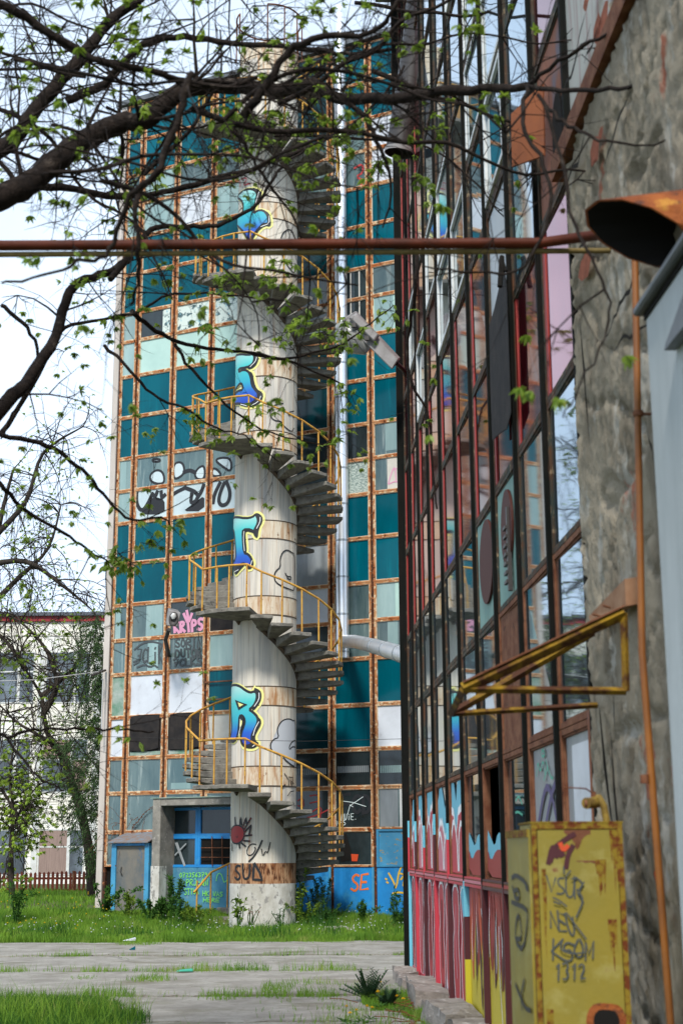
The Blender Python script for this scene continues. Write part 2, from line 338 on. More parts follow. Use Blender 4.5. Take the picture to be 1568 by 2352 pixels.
FONT = {'A':[[(0,0),(.5,1),(1,0)],[(.2,.4),(.8,.4)]],'B':[[(0,0),(0,1),(.8,.9),(.8,.6),(0,.5),(.95,.4),(.9,.1),(0,0)]],'C':[[(1,.85),(.5,1),(0,.6),(.05,.2),(.5,0),(1,.15)]],
 'D':[[(0,0),(0,1),(.7,.85),(1,.45),(.7,.08),(0,0)]],'E':[[(1,1),(0,1),(0,0),(1,0)],[(0,.5),(.8,.5)]],'F':[[(1,1),(0,1),(0,0)],[(0,.5),(.8,.5)]],
 'G':[[(1,.85),(.5,1),(0,.6),(.05,.2),(.5,0),(1,.2),(1,.45),(.6,.45)]],'H':[[(0,0),(0,1)],[(1,0),(1,1)],[(0,.5),(1,.5)]],'I':[[(.5,0),(.5,1)]],'i':[[(.5,0),(.5,.65)],[(.45,.85),(.55,.95)]],
 'J':[[(.2,1),(.9,1),(.8,.2),(.4,0),(0,.2)]],'K':[[(0,0),(0,1)],[(1,1),(0,.5),(1,0)]],'L':[[(0,1),(0,0),(1,0)]],'M':[[(0,0),(.1,1),(.5,.4),(.9,1),(1,0)]],'N':[[(0,0),(0,1),(1,0),(1,1)]],
 'O':[[(.5,1),(0,.6),(.1,.15),(.5,0),(.9,.15),(1,.6),(.5,1)]],'P':[[(0,0),(0,1),(.9,.9),(.9,.55),(0,.45)]],'R':[[(0,0),(0,1),(.9,.9),(.85,.58),(0,.48),(1,0)]],
 'S':[[(1,.88),(.5,1),(.05,.8),(.2,.55),(.85,.45),(.95,.15),(.5,0),(0,.12)]],'T':[[(0,1),(1,1)],[(.5,1),(.5,0)]],'U':[[(0,1),(.05,.2),(.5,0),(.95,.2),(1,1)]],'V':[[(0,1),(.5,0),(1,1)]],
 'W':[[(0,1),(.25,0),(.5,.7),(.75,0),(1,1)]],'Y':[[(0,1),(.5,.5),(1,1)],[(.5,.5),(.5,0)]],'Q':[[(.5,1),(0,.6),(.1,.15),(.5,0),(.9,.15),(1,.6),(.5,1)],[(.6,.3),(1,-.1)]],
 '0':[[(.5,1),(0,.6),(.1,.15),(.5,0),(.9,.15),(1,.6),(.5,1)]],'1':[[(.2,.75),(.6,1),(.6,0)]],'2':[[(0,.8),(.5,1),(.95,.75),(.1,0),(1,.05)]],'3':[[(0,.9),(.6,1),(.9,.75),(.4,.52),(.95,.3),(.5,0),(0,.1)]],
 '5':[[(.9,1),(.1,1),(.1,.55),(.8,.5),(.85,.1),(0,0)]],'6':[[(.8,1),(.2,.6),(.05,.2),(.5,0),(.9,.25),(.5,.5),(.1,.3)]],'7':[[(0,1),(1,1),(.35,0)],[(.2,.5),(.8,.5)]],'9':[[(.9,.7),(.5,.5),(.1,.75),(.5,1),(.9,.8),(.7,0)]],
 '.':[[(.4,0),(.55,.08)]],':':[[(.4,.2),(.5,.28)],[(.4,.7),(.5,.78)]],'-':[[(.1,.5),(.9,.5)]],' ':[]}
def textq(ink, txt, quad, wd, gap=.28, jit=.04, seed=1):      # quad: four corners (tl, tr, br, bl) in surface metres
    rr = random.Random(seed); n = len(txt); tl, tr, br, bl = quad
    def mp_(u, v):
        a = ((tl[0]*(1-u)+tr[0]*u), (tl[1]*(1-u)+tr[1]*u)); b = ((bl[0]*(1-u)+br[0]*u), (bl[1]*(1-u)+br[1]*u))
        return (b[0]*(1-v)+a[0]*v, b[1]*(1-v)+a[1]*v)
    cw = 1/n
    for i, ch in enumerate(txt):
        for st in FONT[ch]:
            ink.line([mp_((i+.5*gap+x*(1-gap))*cw + rr.uniform(-jit, jit)*cw, y+rr.uniform(-jit, jit)) for x, y in st], wd, smooth=1 if ch in 'BCDGJOPRSU023569Q' else 0)
def Q(s, off, *p): return [s.px(x, y, off) for x, y in p]
def S(t): t = min(max(t, 0), 1); return t*t*(3-2*t)
# ================================================================ GROUND
def gz(x, y):
    h = .2*S((y-30.6)/2.2) + .16*S((y-33)/5)*S((-3-x)/4)
    return h - .10*S((y-42)/10)
xs = np.concatenate([[-400, -120], np.arange(-40, 16, .8), [40, 120, 400]]); ys = np.concatenate([[-60, 0], np.arange(4, 66, .7), [90, 160, 400, 1500]])
V = [(x, y, gz(x, y)-.006+(.02*noise.noise(Vector((x*.7, y*.7, 0))) if 26.9 < y < 60 else -.01)) for y in ys for x in xs]
nx = len(xs); F = [(j*nx+i, j*nx+i+1, (j+1)*nx+i+1, (j+1)*nx+i) for j in range(len(ys)-1) for i in range(nx-1)]
tag(fastmesh('ground', V, F, m['soil']), kind='structure')
def ragged(x0, x1, y0, y1, amp, seed, z=.004, th=.06, step=.18):    # a paving slab with broken edges
    rr = random.Random(seed); pts = []
    k = max(2, int((x1-x0)/step))
    f = lambda t, q: amp*(noise.noise(Vector((t*1.3, q, seed)))+.5*noise.noise(Vector((t*5, q, seed))))
    top = [(x0+(x1-x0)*i/k, y1+f(x0+(x1-x0)*i/k, 9)) for i in range(k+1)]; bot = [(x0+(x1-x0)*i/k, y0+f(x0+(x1-x0)*i/k, 3)) for i in range(k+1)]
    mb = MB(); vs = []
    for (a, b), (c, d) in zip(bot, top): vs += [(a, b, z+.012*noise.noise(Vector((a, b, 1)))), (c, d, z+.012*noise.noise(Vector((c, d, 1))))]
    mb.add(vs, [(2*i, 2*i+2, 2*i+3, 2*i+1) for i in range(k)])
    mb.add([(p[0], p[1], p[2]) for p in vs[0::2]]+[(p[0], p[1], p[2]-th) for p in vs[0::2]], [(i, i+k+1, i+k+2, i+1) for i in range(k)])
    return mb
pv = MB()
rows = [(16.95, 20.2, .22), (20.42, 23.15, .17), (23.4, 26.6, .26)]
for r_, (a, b, am) in enumerate(rows):
    xx = -16 + r_*1.7
    while xx < 9:
        wd = 26; q = ragged(xx, min(xx+wd, 9), a, b, am, r_*31+int(xx*3), z=.012+.004*((int(xx*7)+r_) % 3)); pv.v, pv.f, pv.sm, _ = (lambda n: (pv.v+q.v, pv.f+[tuple(n+i for i in f) for f in q.f], pv.sm+q.sm, 0))(len(pv.v)); xx += wd+.03
for a, b, x0, x1 in ((14.4, 16.75, -2.6, .95), (12.5, 14.3, -2.4, .9), (9.4, 12.4, -1.8, .8)):
    q = ragged(x0, x1, a, b, .14, int(a), z=.014); n_ = len(pv.v); pv.v += q.v; pv.f += [tuple(n_+i for i in f) for f in q.f]; pv.sm += q.sm
for x0, x1, a, b in ((-1.9, .6, 29.6, 30.5), (-2.9, -1.3, 28.9, 29.4), (-.6, 1.6, 27.6, 28.1)):
    q = ragged(x0, x1, a, b, .2, int(a*9), z=.01, th=.03); n_ = len(pv.v); pv.v += q.v; pv.f += [tuple(n_+i for i in f) for f in q.f]; pv.sm += q.sm
for k in range(26):                                            # cracks wandering over the slabs
    x, y = rnd.uniform(-7, 1.5), rnd.uniform(13, 26.4); a = rnd.choice((0, 0, 1.2, 2.4))+rnd.uniform(-.5, .5); q = []
    for _ in range(rnd.randint(7, 22)): q.append((x, y)); a += rnd.uniform(-.6, .6); x += math.cos(a)*.13; y += math.sin(a)*.13
    vs = []
    for i, (px_, py_) in enumerate(q): w_ = .012*rnd.uniform(.4, 1.5)*(1-abs(2*i/len(q)-1)*.7); vs += [(px_-w_*.5, py_-w_, .045), (px_+w_*.5, py_+w_, .045)]
    ck = globals().setdefault('ck', MB()); ck.add(vs, [(2*i, 2*i+1, 2*i+3, 2*i+2) for i in range(len(q)-1)])
pth = tag(pv.build('path', m['slab']), kind='structure'); tag(ck.build('path_cracks', m['soil']), kind='structure')
# ================================================================ TOWER
TA = R(26); DW = (-math.cos(TA), math.sin(TA), 0); NO = (-math.sin(TA), -math.cos(TA), 0)
FAC = Plane((1.444, 32.3, 0), DW, NO)                         # u runs to the left along the facade
ZT = [.16,1.24,2.06,2.99,3.845,4.85,5.92,6.79,7.69,8.76,9.83,10.69,11.56,12.68,13.81,14.79,15.58,16.7,17.75,18.73,19.6,20.63,21.75]
UC = [8.12,7.57,6.44,5.29,4.15,3.0,1.87,.80,-.25,-1.4]
tower = empty('tower_building', FAC.pt(3, 0), 'tall derelict tower block clad in rusty-framed teal panels and dirty windows', 'tower block')
b = MB().pbox(FAC, -4.2, 8.14, -.3, 21.78, -9, -.06); b.build('wall', m['body'], tower)
b = MB()
for k in range(12): b.pbox(FAC, 8.14, 8.31, k*1.83-.2, k*1.83+1.62, -9, .05)
b.build('edge_strip', m['wallend'], tower)
MB().pbox(FAC, -4.3, 8.42, 21.78, 21.92, -9.1, .14).build('roof_edge', m['coping'], tower)
for k, u in enumerate(UC+[8.10]):                              # dark gaps between the paired frames
    if k == 0: continue
    MB().pbox(FAC, u-.035, u+.035, .1, 21.78, -.06, .012).build('mullion', m['darkmull'], tower)
T = {0:'....BBBBB',1:'wwddwdDBB',2:'ggggwDDgg',3:'ggggwDDDg',4:'WKKCwkTWT',5:'eWWbwkTTT',6:'gggpwdggg',7:'ggGKwWgpg',8:'TTTTwSTTT',9:'TTTTwkTTT',
 10:'pUUUwdhgg',11:'pgggwDdgg',12:'TTTTwkTTT',13:'TTTTwkTTT',14:'pMMMwSDPg',15:'pDoowSDgg',16:'TTTTwkTTT',17:'TTTTwkTTT',18:'ppWpwgrWg',19:'gpggwggWg',20:'TTTTwkTTT',21:'TTTTwkTTT'}
KM = {'B':'bluepaint','w':'glass','d':'glassdark','D':'glassdark','g':'glass','W':'white','K':'black','C':'cream','k':'tealshade','T':'teal','e':'greenpeel','b':'teal','p':'glasspale',
 'G':'glassdark','S':'greysheet','q':'glassdark','h':'hatch','M':'mint','P':'mint','o':'poster','r':'glass','U':'bubblepane'}
def frame_cell(s, a0, a1, z0, z1, fm, pm, parent, name='window', pane='pane', fw=.044, o0=0., o1=.04, po=.004, inset=.002, skew=0):
    lo, hi = min(a0, a1)+inset, max(a0, a1)-inset; f = MB()
    f.pbox(s, lo, lo+fw, z0, z1, o0, o1); f.pbox(s, hi-fw, hi, z0, z1, o0, o1)
    f.pbox(s, lo+fw, hi-fw, z0, z0+fw*.8, o0, o1-.003); f.pbox(s, lo+fw, hi-fw, z1-fw*.8, z1, o0, o1-.003)
    i = fw+.016; o = f.build(name, m[fm], parent)
    e, g_, h_ = .012, z0+fw*.8, z1-fw*.8; b_ = MB(); q0, q1 = lo+fw, hi-fw      # the lighter inner bead
    b_.pbox(s, q0, q0+.016, g_, h_, o0, o1-e); b_.pbox(s, q1-.016, q1, g_, h_, o0, o1-e); b_.pbox(s, q0+.016, q1-.016, h_-.014, h_, o0, o1-e-.002); b_.pbox(s, q0+.016, q1-.016, g_, g_+.014, o0, o1-e-.002)
    b_.build('bead', m['bead'] if fm == 'rustframe' else m[fm], o)
    if pm:
        A_, B_, C_, D_ = lo+i-.004, hi-i+.004, z0+fw*.8-.004, z1-fw*.8+.004; jj = rnd.uniform(-.004, .004) if skew else 0
        p = MB().hexa([s.pt(a, b, o) for b in (C_, D_) for a, o in ((A_, po+jj), (B_, po+skew-jj+(jj if b == C_ else 0)), (B_, po-.02), (A_, po-.02))]).build(pane, m[pm], o)
    return o
cells = {}
for r_ in range(22):
    for c_ in range(9):
        k = T[r_][c_]
        if k == '.': continue
        win = r_ % 4 in (2, 3) or r_ == 1
        a0, a1, z0, z1 = UC[c_]-.035, UC[c_+1]+.035, ZT[r_]+.004, ZT[r_+1]-.004
        if r_ == 0 and c_ > 4:
            cells[r_, c_] = MB().pbox(FAC, a0, a1, z0, z1, -.03, .012).build('base_panel', m['bluepaint'], tower)
            MB().pbox(FAC, a1+.0, a1+.05, z0, z1, .012, .03).build('panel_rib', m['bluelight'], cells[r_, c_]); continue
        cells[r_, c_] = frame_cell(FAC, a0, a1, z0, z1, 'rustframe' if not (r_ == 1 and c_ > 6) else 'bluelight', ('bluebeige' if (r_ == 1 and c_ > 6) else KM[k]), tower,
            'window' if win else 'spandrel_frame', 'pane' if win else 'spandrel_sheet')
# curtain strips and things seen through panes (flat sheets on the glass)
def sheet(cell, u0, u1, z0, z1, mt, name, off=.008):
    return MB().pbox(FAC, u0, u1, z0, z1, off-.004, off).build(name, m[mt], cells[cell])
def cellbox(r_, c_, fu0, fu1, fz0, fz1):
    a, b_ = UC[c_]-.12, UC[c_+1]+.12; z0, z1 = ZT[r_]+.06, ZT[r_+1]-.06
    return a+(b_-a)*fu0, a+(b_-a)*fu1, z0+(z1-z0)*fz0, z0+(z1-z0)*fz1
for (r_, c_, x0, x1, z0, z1, mt, nm) in [(7,1,.42,.97,0,1,'glasspale','curtain'),(6,1,.5,.85,.0,1,'glasspale','curtain'),(7,0,0,.5,0,1,'glasspale','curtain'),(6,2,.15,.6,.25,1,'glasspale','curtain'),
    (7,7,.55,1,0,1,'mint','curtain'),(6,7,.3,.62,0,1,'glasspale','curtain'),(10,7,.35,.7,0,1,'cream','curtain'),(11,7,.3,.75,.1,1,'glasspale','curtain'),(14,7,.0,.62,0,1,'glasspale','curtain'),
    (15,1,.72,.97,0,1,'poster','torn_sheet'),(14,1,.0,1,0,.94,'mint','paper'),(11,0,0,.6,0,1,'glasspale','curtain'),(3,2,.1,.7,.02,.22,'glasspale','grime'),(4,1,0,1,0,.10,'greenpeel','green_strip'),(4,2,0,1,0,.10,'greenpeel','green_strip'),
    (2,7,.0,.55,0,1,'greysheet','leaning_board'),(18,3,.1,.45,0,1,'glasspale','curtain'),(18,3,.6,.95,0,1,'glasspale','curtain'),(19,1,.2,.9,0,1,'glasspale','curtain')]:
    sheet((r_, c_), *cellbox(r_, c_, x0, x1, z0, z1), mt, nm)
for c_ in (6,):                                                # pale bars behind two dark panes
    for r_ in (14, 15):
        for f_ in (.2, .5, .78): sheet((r_, c_), *cellbox(r_, c_, f_, f_+.04, 0, 1), 'cream', 'bar', .01)
sheet((2, 7), *cellbox(2, 7, .60, .70, -.03, 1.03), 'whiteframe', 'bar', .02)
for f_ in (.28, .68): MB().pbox(FAC, 4.1, 5.3, 4.85+1.07*f_, 4.88+1.07*f_, .06, .085).build('bar', m['rustbeam'], cells[5, 3])
# crooked duct glimpsed behind the lower panes
for c_, (z0, z1) in {5:(.35,.55),6:(.38,.58),7:(.34,.56)}.items():
    a0, a1, zz0, zz1 = cellbox(3, c_, .02, .98, z0, z1); f = MB()
    for k in range(16): f.pbox(FAC, a0+(a1-a0)*k/16, a0+(a1-a0)*(k+.62)/16, zz0, zz1, .006, .009)
    f.build('duct_behind', m['glasspale'] if c_ == 7 else m['greysheet'], cells[3, c_])
# black sheets nailed over two cells, hanging past their frames
for c_, (d0, d1) in ((1, (.02, .98)), (2, (.05, 1.0))):
    a0, a1, z0, z1 = cellbox(4, c_, d0, d1, .13, 1.08); pts = [(a0, z1), (a0+(a1-a0)*.3, z1+.03), (a0+(a1-a0)*.7, z1-.01), (a1, z1+.02), (a1+.02, z0+.04), ((a0+a1)/2, z0-.02), (a0-.01, z0)]
    gpoly('tarp', FAC, pts, m['black'], cells[4, c_], .05)
    gpoly('tarp', FAC, [(x, z-.003) for x, z in pts], m['black'], cells[4, c_], .045)
# ---- writing on the facade
def fink(name, mt, cell, items, wd, off=.012, smooth=0):
    ik = Ink(FAC, off)
    for it in items:
        if isinstance(it[0], str): textq(ik, it[0], Q(FAC, off, *it[1]), it[2] if len(it) > 2 else wd)
        else: ik.line(Q(FAC, off, *it), wd, smooth=smooth)
    return ik.done(name, mt, cells[cell])
Z3 = lambda *p: [(218.2+.2270*x, 1263.1+.2270*y) for x, y in p]
fink('graffiti', P['darkgrey'], (6,1), [('7CLiK', Z3((425,1010),(690,960),(690,1150),(420,1140))), Z3((400,1010),(470,950),(560,928),(640,940),(690,970)), Z3((392,1135),(425,1120)), Z3((395,1165),(425,1145)), Z3((428,1190),(500,1160),(560,1190),(600,1165),(630,1190))], .045, smooth=1)
fink('graffiti', P['darkgrey'], (6,2), [('SORiN', Z3((808,905),(1085,885),(1085,975),(808,985))), ('DUTOR', Z3((808,1010),(1080,990),(1085,1080),(808,1092))), ('7CLKS', Z3((790,1115),(1085,1080),(1085,1165),(790,1180)))], .05)
fink('graffiti', P['pink'], (7,2), [('KRiPS', Z3((790,740),(1095,690),(1095,810),(800,835))), Z3((930,620),(945,700)), Z3((900,650),(930,720)), Z3((980,650),(955,720))], .075)
BB = lambda *p: [(.5*x, 784.3+.5*y) for x, y in p]               # picked in an enlarged crop, in photo units
for cell, polys, strokes in [((10,1),[],[((628,690),(626,740),(645,778),(668,765),(700,700)),((700,700),(712,715),(722,690)),((740,690),(742,720),(757,705))]),((10,2),[],[((798,700),(812,690),(850,672)),((850,672),(900,690),(912,720),(875,750),(880,700)),((935,660),(925,690),(905,720))]),
    ((10,3),[],[((1010,650),(985,700),(978,740)),((1040,645),(1058,690),(1050,740),(1020,757),(1002,735),(1012,690),(1030,650))]),((11,1),[[(690,640),(690,610),(720,588),(750,600),(757,650),(720,655)],[(700,540),(735,540),(735,552),(702,552)]],[]),
    ((11,2),[[(797,560),(835,552),(848,585),(842,610),(815,630),(797,628)],[(893,610),(910,580),(940,568),(941,632),(905,634)]],[((845,600),(870,590),(893,600))]),((11,3),[[(975,620),(973,592),(985,580),(1010,600),(1015,618)],[(985,545),(1020,532),(1062,538),(1063,600),(1030,580)]],[])]:
    for p in polys:
        q = Q(FAC, .006, *BB(*p)); gpoly('silver_bubble', FAC, q, P['bubble'], cells[cell], .008, 2)
        ik = Ink(FAC, .010); ik.line(smoothpts(q, 2), .06, closed=True); ik.done('bubble_outline', P['black'], cells[cell])
    if strokes:
        ik = Ink(FAC, .012)
        for q in strokes: ik.line(Q(FAC, .012, *BB(*q)), .10, smooth=2)
        ik.done('bubble_outline', P['black'], cells[cell])
for cell, pts in (((10,1), ((640,795),(668,775),(705,705),(722,735),(755,720),(757,795))), ((10,2), ((830,780),(900,755),(938,700),(938,780)))):
    gpoly('black_fill', FAC, Q(FAC, .012, *BB(*pts)), P['black'], cells[cell], .0075, 1)
W2 = lambda *p: [(516.8+.2783*x, 1550.3+.2783*y) for x, y in p]
fink('graffiti', P['pale'], (2,6), [('MUiE.', W2((955,1150),(1090,1145),(1090,1195),(955,1200))), ('N95', W2((918,1205),(1000,1200),(1000,1240),(918,1245))), W2((950,1040),(1060,1055),(1162,1088)), W2((1138,1008),(1030,1082),(1012,1150)), W2((1030,1075),(1055,1090))], .014)
fink('graffiti', P['black'], (2,6), [('FCD', W2((955,990),(1215,985),(1215,1140),(955,1140)))], .08, off=.009)
fink('graffiti', P['redline'], (2,5), [W2((600,1040),(640,1010),(650,1100),(600,1080)), W2((700,1000),(760,990),(790,1040),(700,1060)), W2((720,1130),(800,1080),(780,1200)), W2((680,1180),(760,1160),(860,1110))], .03, smooth=1)
fink('graffiti', P['orange'], (0,6), [('SE', W2((1040,1645),(1190,1650),(1185,1765),(1030,1790)))], .05, off=.018)
fink('graffiti', P['gold'], (0,7), [W2((1350,1640),(1395,1720),(1410,1775),(1440,1590),(1490,1580),(1480,1650),(1440,1640)), W2((1450,1690),(1490,1640),(1500,1700),(1470,1760),(1470,1700),(1520,1740)), W2((1385,1805),(1440,1795),(1530,1815)), W2((1325,1685),(1333,1690)), W2((1335,1712),(1343,1718))], .04, off=.018, smooth=1)
R4 = lambda *p: [(784.3+.5*x, 784.3+.5*y) for x, y in p]
fink('graffiti', P['pink'], (10,7), [R4((215,650),(230,600),(245,570),(250,640)), R4((235,590),(275,575),(262,640)), R4((215,655),(250,640),(285,660)), R4((262,600),(285,580),(280,640))], .03, smooth=1)
R2 = lambda *p: [(784.3+.5*x, .5*y) for x, y in p]
fink('graffiti', P['redline'], (18,6), [R2((60,770),(95,750),(100,790),(65,810),(105,830),(80,860))], .06, smooth=1)
# broken lower window with white frame, cracked glass and an orange tub behind it
f = gpoly('broken_hole', FAC, Q(FAC, .01, *W2((945,1490),(960,1330),(1000,1310),(1015,1370),(1040,1450),(1050,1530),(960,1545))), m['body'], cells[1,6], .012)
gpoly('orange_tub', FAC, Q(FAC, .01, *W2((1040,1480),(1100,1483),(1090,1540),(1045,1540))), P['ored'], cells[1,6], .013)
# ---- concrete portal with blue doors
portal = empty('entrance_portal', FAC.pt(4.8, .3), 'concrete portal with half glazed blue double doors beside the spiral stair column', 'doorway')
PD = .72
PLF = Plane(FAC.pt(0, 0, PD), DW, NO)
(uL, zt), (uR, _), (ui, zi) = PLF.px(351, 1835), PLF.px(545, 1835), PLF.px(369, 1852)
b = MB(); b.pbox(PLF, ui, uL, -.1, zt, -PD+.05, 0); b.pbox(PLF, uR-.2, uR, -.1, zt, -PD+.05, 0); b.pbox(PLF, uR, ui, zi, zt, -PD+.05, -.002)
b.build('concrete_frame', m['conc'], portal, .012)
_w = PLF.px(360, 1990)[1]; MB().pbox(PLF, ui-.004, uL+.004, -.1, _w, -.3, .004).build('white_plinth', m['colwhite'], portal)
MB().pbox(PLF, uR-.2, uL+.05, zt, zt+.02, -PD+.05, .03).build('felt_capping', m['greenpeel'], portal)
DF = Plane(FAC.pt(0, 0, .08), DW, NO)
dl, dr = DF.px(388, 1990)[0], DF.px(530, 1990)[0]-.25; zt2 = zi-.03; dm = DF.px(456, 1950)[0]
zs = [.18, DF.px(420, 1993)[1], DF.px(420, 1922)[1], zt2]
for a0, a1 in ((dl, dm), (dm, dr)):
    d = MB().pbox(DF, min(a0,a1)+.005, max(a0,a1)-.005, zs[0], zs[1], 0, .04).build('door', m['doorblue'], portal)
    for k in (1, 2):
        f = frame_cell(DF, a0, a1, zs[k], zs[k+1], 'bluepaint', 'glassdark' if not (k == 1 and a0 == dm) else 'body', d, 'glazing_frame', 'pane', fw=.06, o0=.0, o1=.05)
Gt = Ink(DF, .055)
PZ = lambda *p: [(218.2+.2563*x, 1665+.2563*y) for x, y in p]
for tx, qd in (('0723563791', ((755,1330),(1040,1325),(1040,1365),(755,1370))), ('PRJ-QW', ((815,1385),(1020,1380),(1020,1440),(815,1445))), ('STTUA', ((800,1470),(935,1475),(935,1520),(800,1525))), ('HK WAS', ((965,1490),(1150,1500),(1150,1540),(965,1535))), ('HERE', ((970,1550),(1125,1555),(1120,1590),(970,1590)))):
    textq(Gt, tx, Q(DF, .055, *PZ(*qd)), .016, seed=len(tx))
Gt.line(Q(DF, .055, *PZ((1090,1400),(1100,1340),(1130,1330),(1150,1380),(1160,1420),(1190,1390))), .016, smooth=1)
Gt.done('graffiti', P['green'], d)
bars = MB()
for x in (1062, 1152): bars.tube([DF.pt(*DF.px(*PZ((x, 1000))[0]), .075), DF.pt(*DF.px(*PZ((x+4, 1270))[0]), .075)], .011, 6)
for y in (1105, 1190): bars.tube([DF.pt(*DF.px(*PZ((965, y))[0]), .09), DF.pt(*DF.px(*PZ((1250, y))[0]), .09)], .011, 6)
bars.build('window_bars', m['rustbeam'], portal)
gpoly('leaning_strut', DF, Q(DF, .056, *PZ((715,1060),(740,1055),(812,1262),(795,1272))), m['greysheet'], portal, .056)
gpoly('leaning_strut', DF, Q(DF, .058, *PZ((712,1165),(812,1062),(820,1070),(716,1178))), m['greysheet'], portal, .058)
# ---- lean-to shed
shed = empty('lean_to_shed', FAC.pt(7.2, .3), 'small blue posted shed with a grimy door and corroded tin roof beside the portal', 'shed')
SP = Plane(FAC.pt(0, 0, .62), DW, NO)
sl, sr = SP.px(255, 2000)[0], SP.px(341, 2000)[0]; zsr = SP.px(300, 1937)[1]
for a0, a1 in ((sl-.13, sl), (sr, sr+.12)): MB().pbox(SP, a0, a1, .1, zsr, -.12, 0).build('post', m['bluelight'], shed)
MB().pbox(SP, sr+.12, sl-.13, .1, zsr-.06, -.07, -.04).build('door', m['shed'], shed)
MB().pbox(SP, sr+.12, sl-.13, zsr-.06, zsr, -.1, .01).build('lintel', m['bluepaint'], shed)
MB().pbox(SP, sr+.01, sr+.05, .1, zsr-.01, -.62, -.12).build('side_panel', m['conc'], shed)
MB().pbox(SP, sl-.05, sl-.02, .1, zsr-.01, -.62, -.12).build('side_panel', m['conc'], shed)
q = [SP.pt(sr-.02, zsr, .1), SP.pt(sl+.06, zsr, .1), SP.pt(sl+.03, zsr+.22, -.6), SP.pt(sr-.1, zsr+.26, -.6)]
MB().hexa(q+[v+Vector((0, 0, .025)) for v in q]).build('roof', m['shedroof'], shed)
MB().tube([SP.pt((sl+sr)/2+.25, 1.25, -.02), SP.pt((sl+sr)/2+.25, 1.15, .03), SP.pt((sl+sr)/2+.22, 1.05, -.02)], .012, 6).build('door_handle', m['lampdark'], shed)
# ================================================================ SPIRAL STAIR
CX, CY, CR, SR = -1.72, 31.42, .705, 1.757
CYL = Cyl((CX, CY, 0), CR)
stair = empty('spiral_staircase', (CX, CY, 0), 'concrete spiral staircase with yellow handrail winding round a graffitied column', 'staircase')
b = MB(); n = 64; zc = [0,.2,.9,2,3,5,8,11,14,17,20.6]
b.add([(CX+math.sin(2*math.pi*k/n)*CR, CY-math.cos(2*math.pi*k/n)*CR, z) for z in zc for k in range(n)], [(j*n+k, j*n+(k+1) % n, (j+1)*n+(k+1) % n, (j+1)*n+k) for j in range(len(zc)-1) for k in range(n)], True)
b.add([(CX+math.sin(2*math.pi*k/n)*CR, CY-math.cos(2*math.pi*k/n)*CR, 20.6) for k in range(n)], [tuple(range(n))])
b.build('column', m['column'], stair)
def band(z0, z1, mt, name, d=.006, p0=-math.pi, p1=math.pi):
    n = 64; r = CR+d; b = MB()
    b.add([(CX+math.sin(p0+(p1-p0)*k/n)*r, CY-math.cos(p0+(p1-p0)*k/n)*r, z) for z in (z0, z1) for k in range(n+1)], [(k, k+1, n+2+k, n+1+k) for k in range(n)], True)
    return b.build(name, m[mt], stair)
band(-.05, .93, 'colwhite', 'peeling_base'); band(.93, 1.35, 'rustband2', 'rust_band')
LZ = [2.94, 6.62, 10.4, 14.28, 18.15]
for i, z in enumerate(LZ):
    band(z+.02, z+.42, 'rustband', 'rust_band', .005)
    band(z+1.72, z+2.12, 'rustband', 'rust_band', .005, -.35, 3.2)
    for dz in (0.0, .42, 1.71, 2.12): band(z+dz-.012, z+dz+.012, 'concdark', 'casting_joint', .009)
band(20.2, 20.6, 'rustband', 'rust_band', .006)
def sector(p0, p1, r0, r1, z0, z1, zi0, seg):                  # slab; zi0: underside height at the column
    b = MB(); A = [p0+(p1-p0)*k/seg for k in range(seg+1)]
    g0 = lambda r, a, z: (CX+math.sin(a)*r, CY-math.cos(a)*r, z)
    def g(r, a, z):
        q = Vector((a*9, z*11, r*3)); return g0(r+(.022*noise.noise(q*3) if r > 1 else 0), a, z+.012*noise.noise(q*4+Vector((3, 0, 0))))
    vs = [g(r1, a, z1) for a in A]+[g(r0, a, z1) for a in A]+[g(r1, a, z0) for a in A]+[g(r0, a*.86+(p0+p1)/2*.14, zi0) for a in A]; n = seg+1
    fs = []
    for k in range(seg): fs += [(k, k+1, n+k+1, n+k), (2*n+k, 3*n+k, 3*n+k+1, 2*n+k+1), (k, 2*n+k, 2*n+k+1, k+1)]
    fs += [(0, n, 3*n, 2*n), (seg, 2*n+seg, 3*n+seg, n+seg)]
    return b.add(vs, fs)
steps = []                                                    # (mid angle, top height, half width, radius)
LA0, LA1 = R(-52), R(-7)
for i, z in enumerate(LZ):
    sector(LA0, LA1, CR-.02, SR+.06, z-.09, z, z-.11, 12).build('landing', m['step'], stair, .01)
    zb = LZ[i-1] if i else z-3.75
    for k in range(1, 22):
        zz = z-(z-zb)*k/22; a = LA1+R(15)*(k-.5)
        if zz < .05: continue
        steps.append((a, zz))
zz0, zz1 = LZ[-1], LZ[-1]+3.85
top = [(LA1+R(15)*(k-.5)-2*math.pi, zz1-(zz1-zz0)*k/22) for k in range(4, 22)]
top = [t for t in top if t[1] < 20.3]
steps += top
def vis(a): return math.cos(a)                                 # front ones show largest
order = sorted(range(len(steps)), key=lambda i: -(vis(steps[i][0])+(.0 if steps[i][1] < 16.5 else -1.3)))
rest = MB()
for r_, i in enumerate(order):
    a, z = steps[i]; j = rnd.uniform(-.008, .008); ja = R(rnd.uniform(-.6, .6))
    b = sector(a-R(7.9)+ja, a+R(7.9)+ja, CR-.02, SR+j, z-.085+j, z, z-.20, 5)
    if r_ < 99: b.build('step', m['step'], stair, .012)
    else: n_ = len(rest.v); rest.v += b.v; rest.f += [tuple(n_+q for q in f) for f in b.f]; rest.sm += b.sm
if rest.v: tag(rest.build('step', m['step'], stair), kind='stuff')
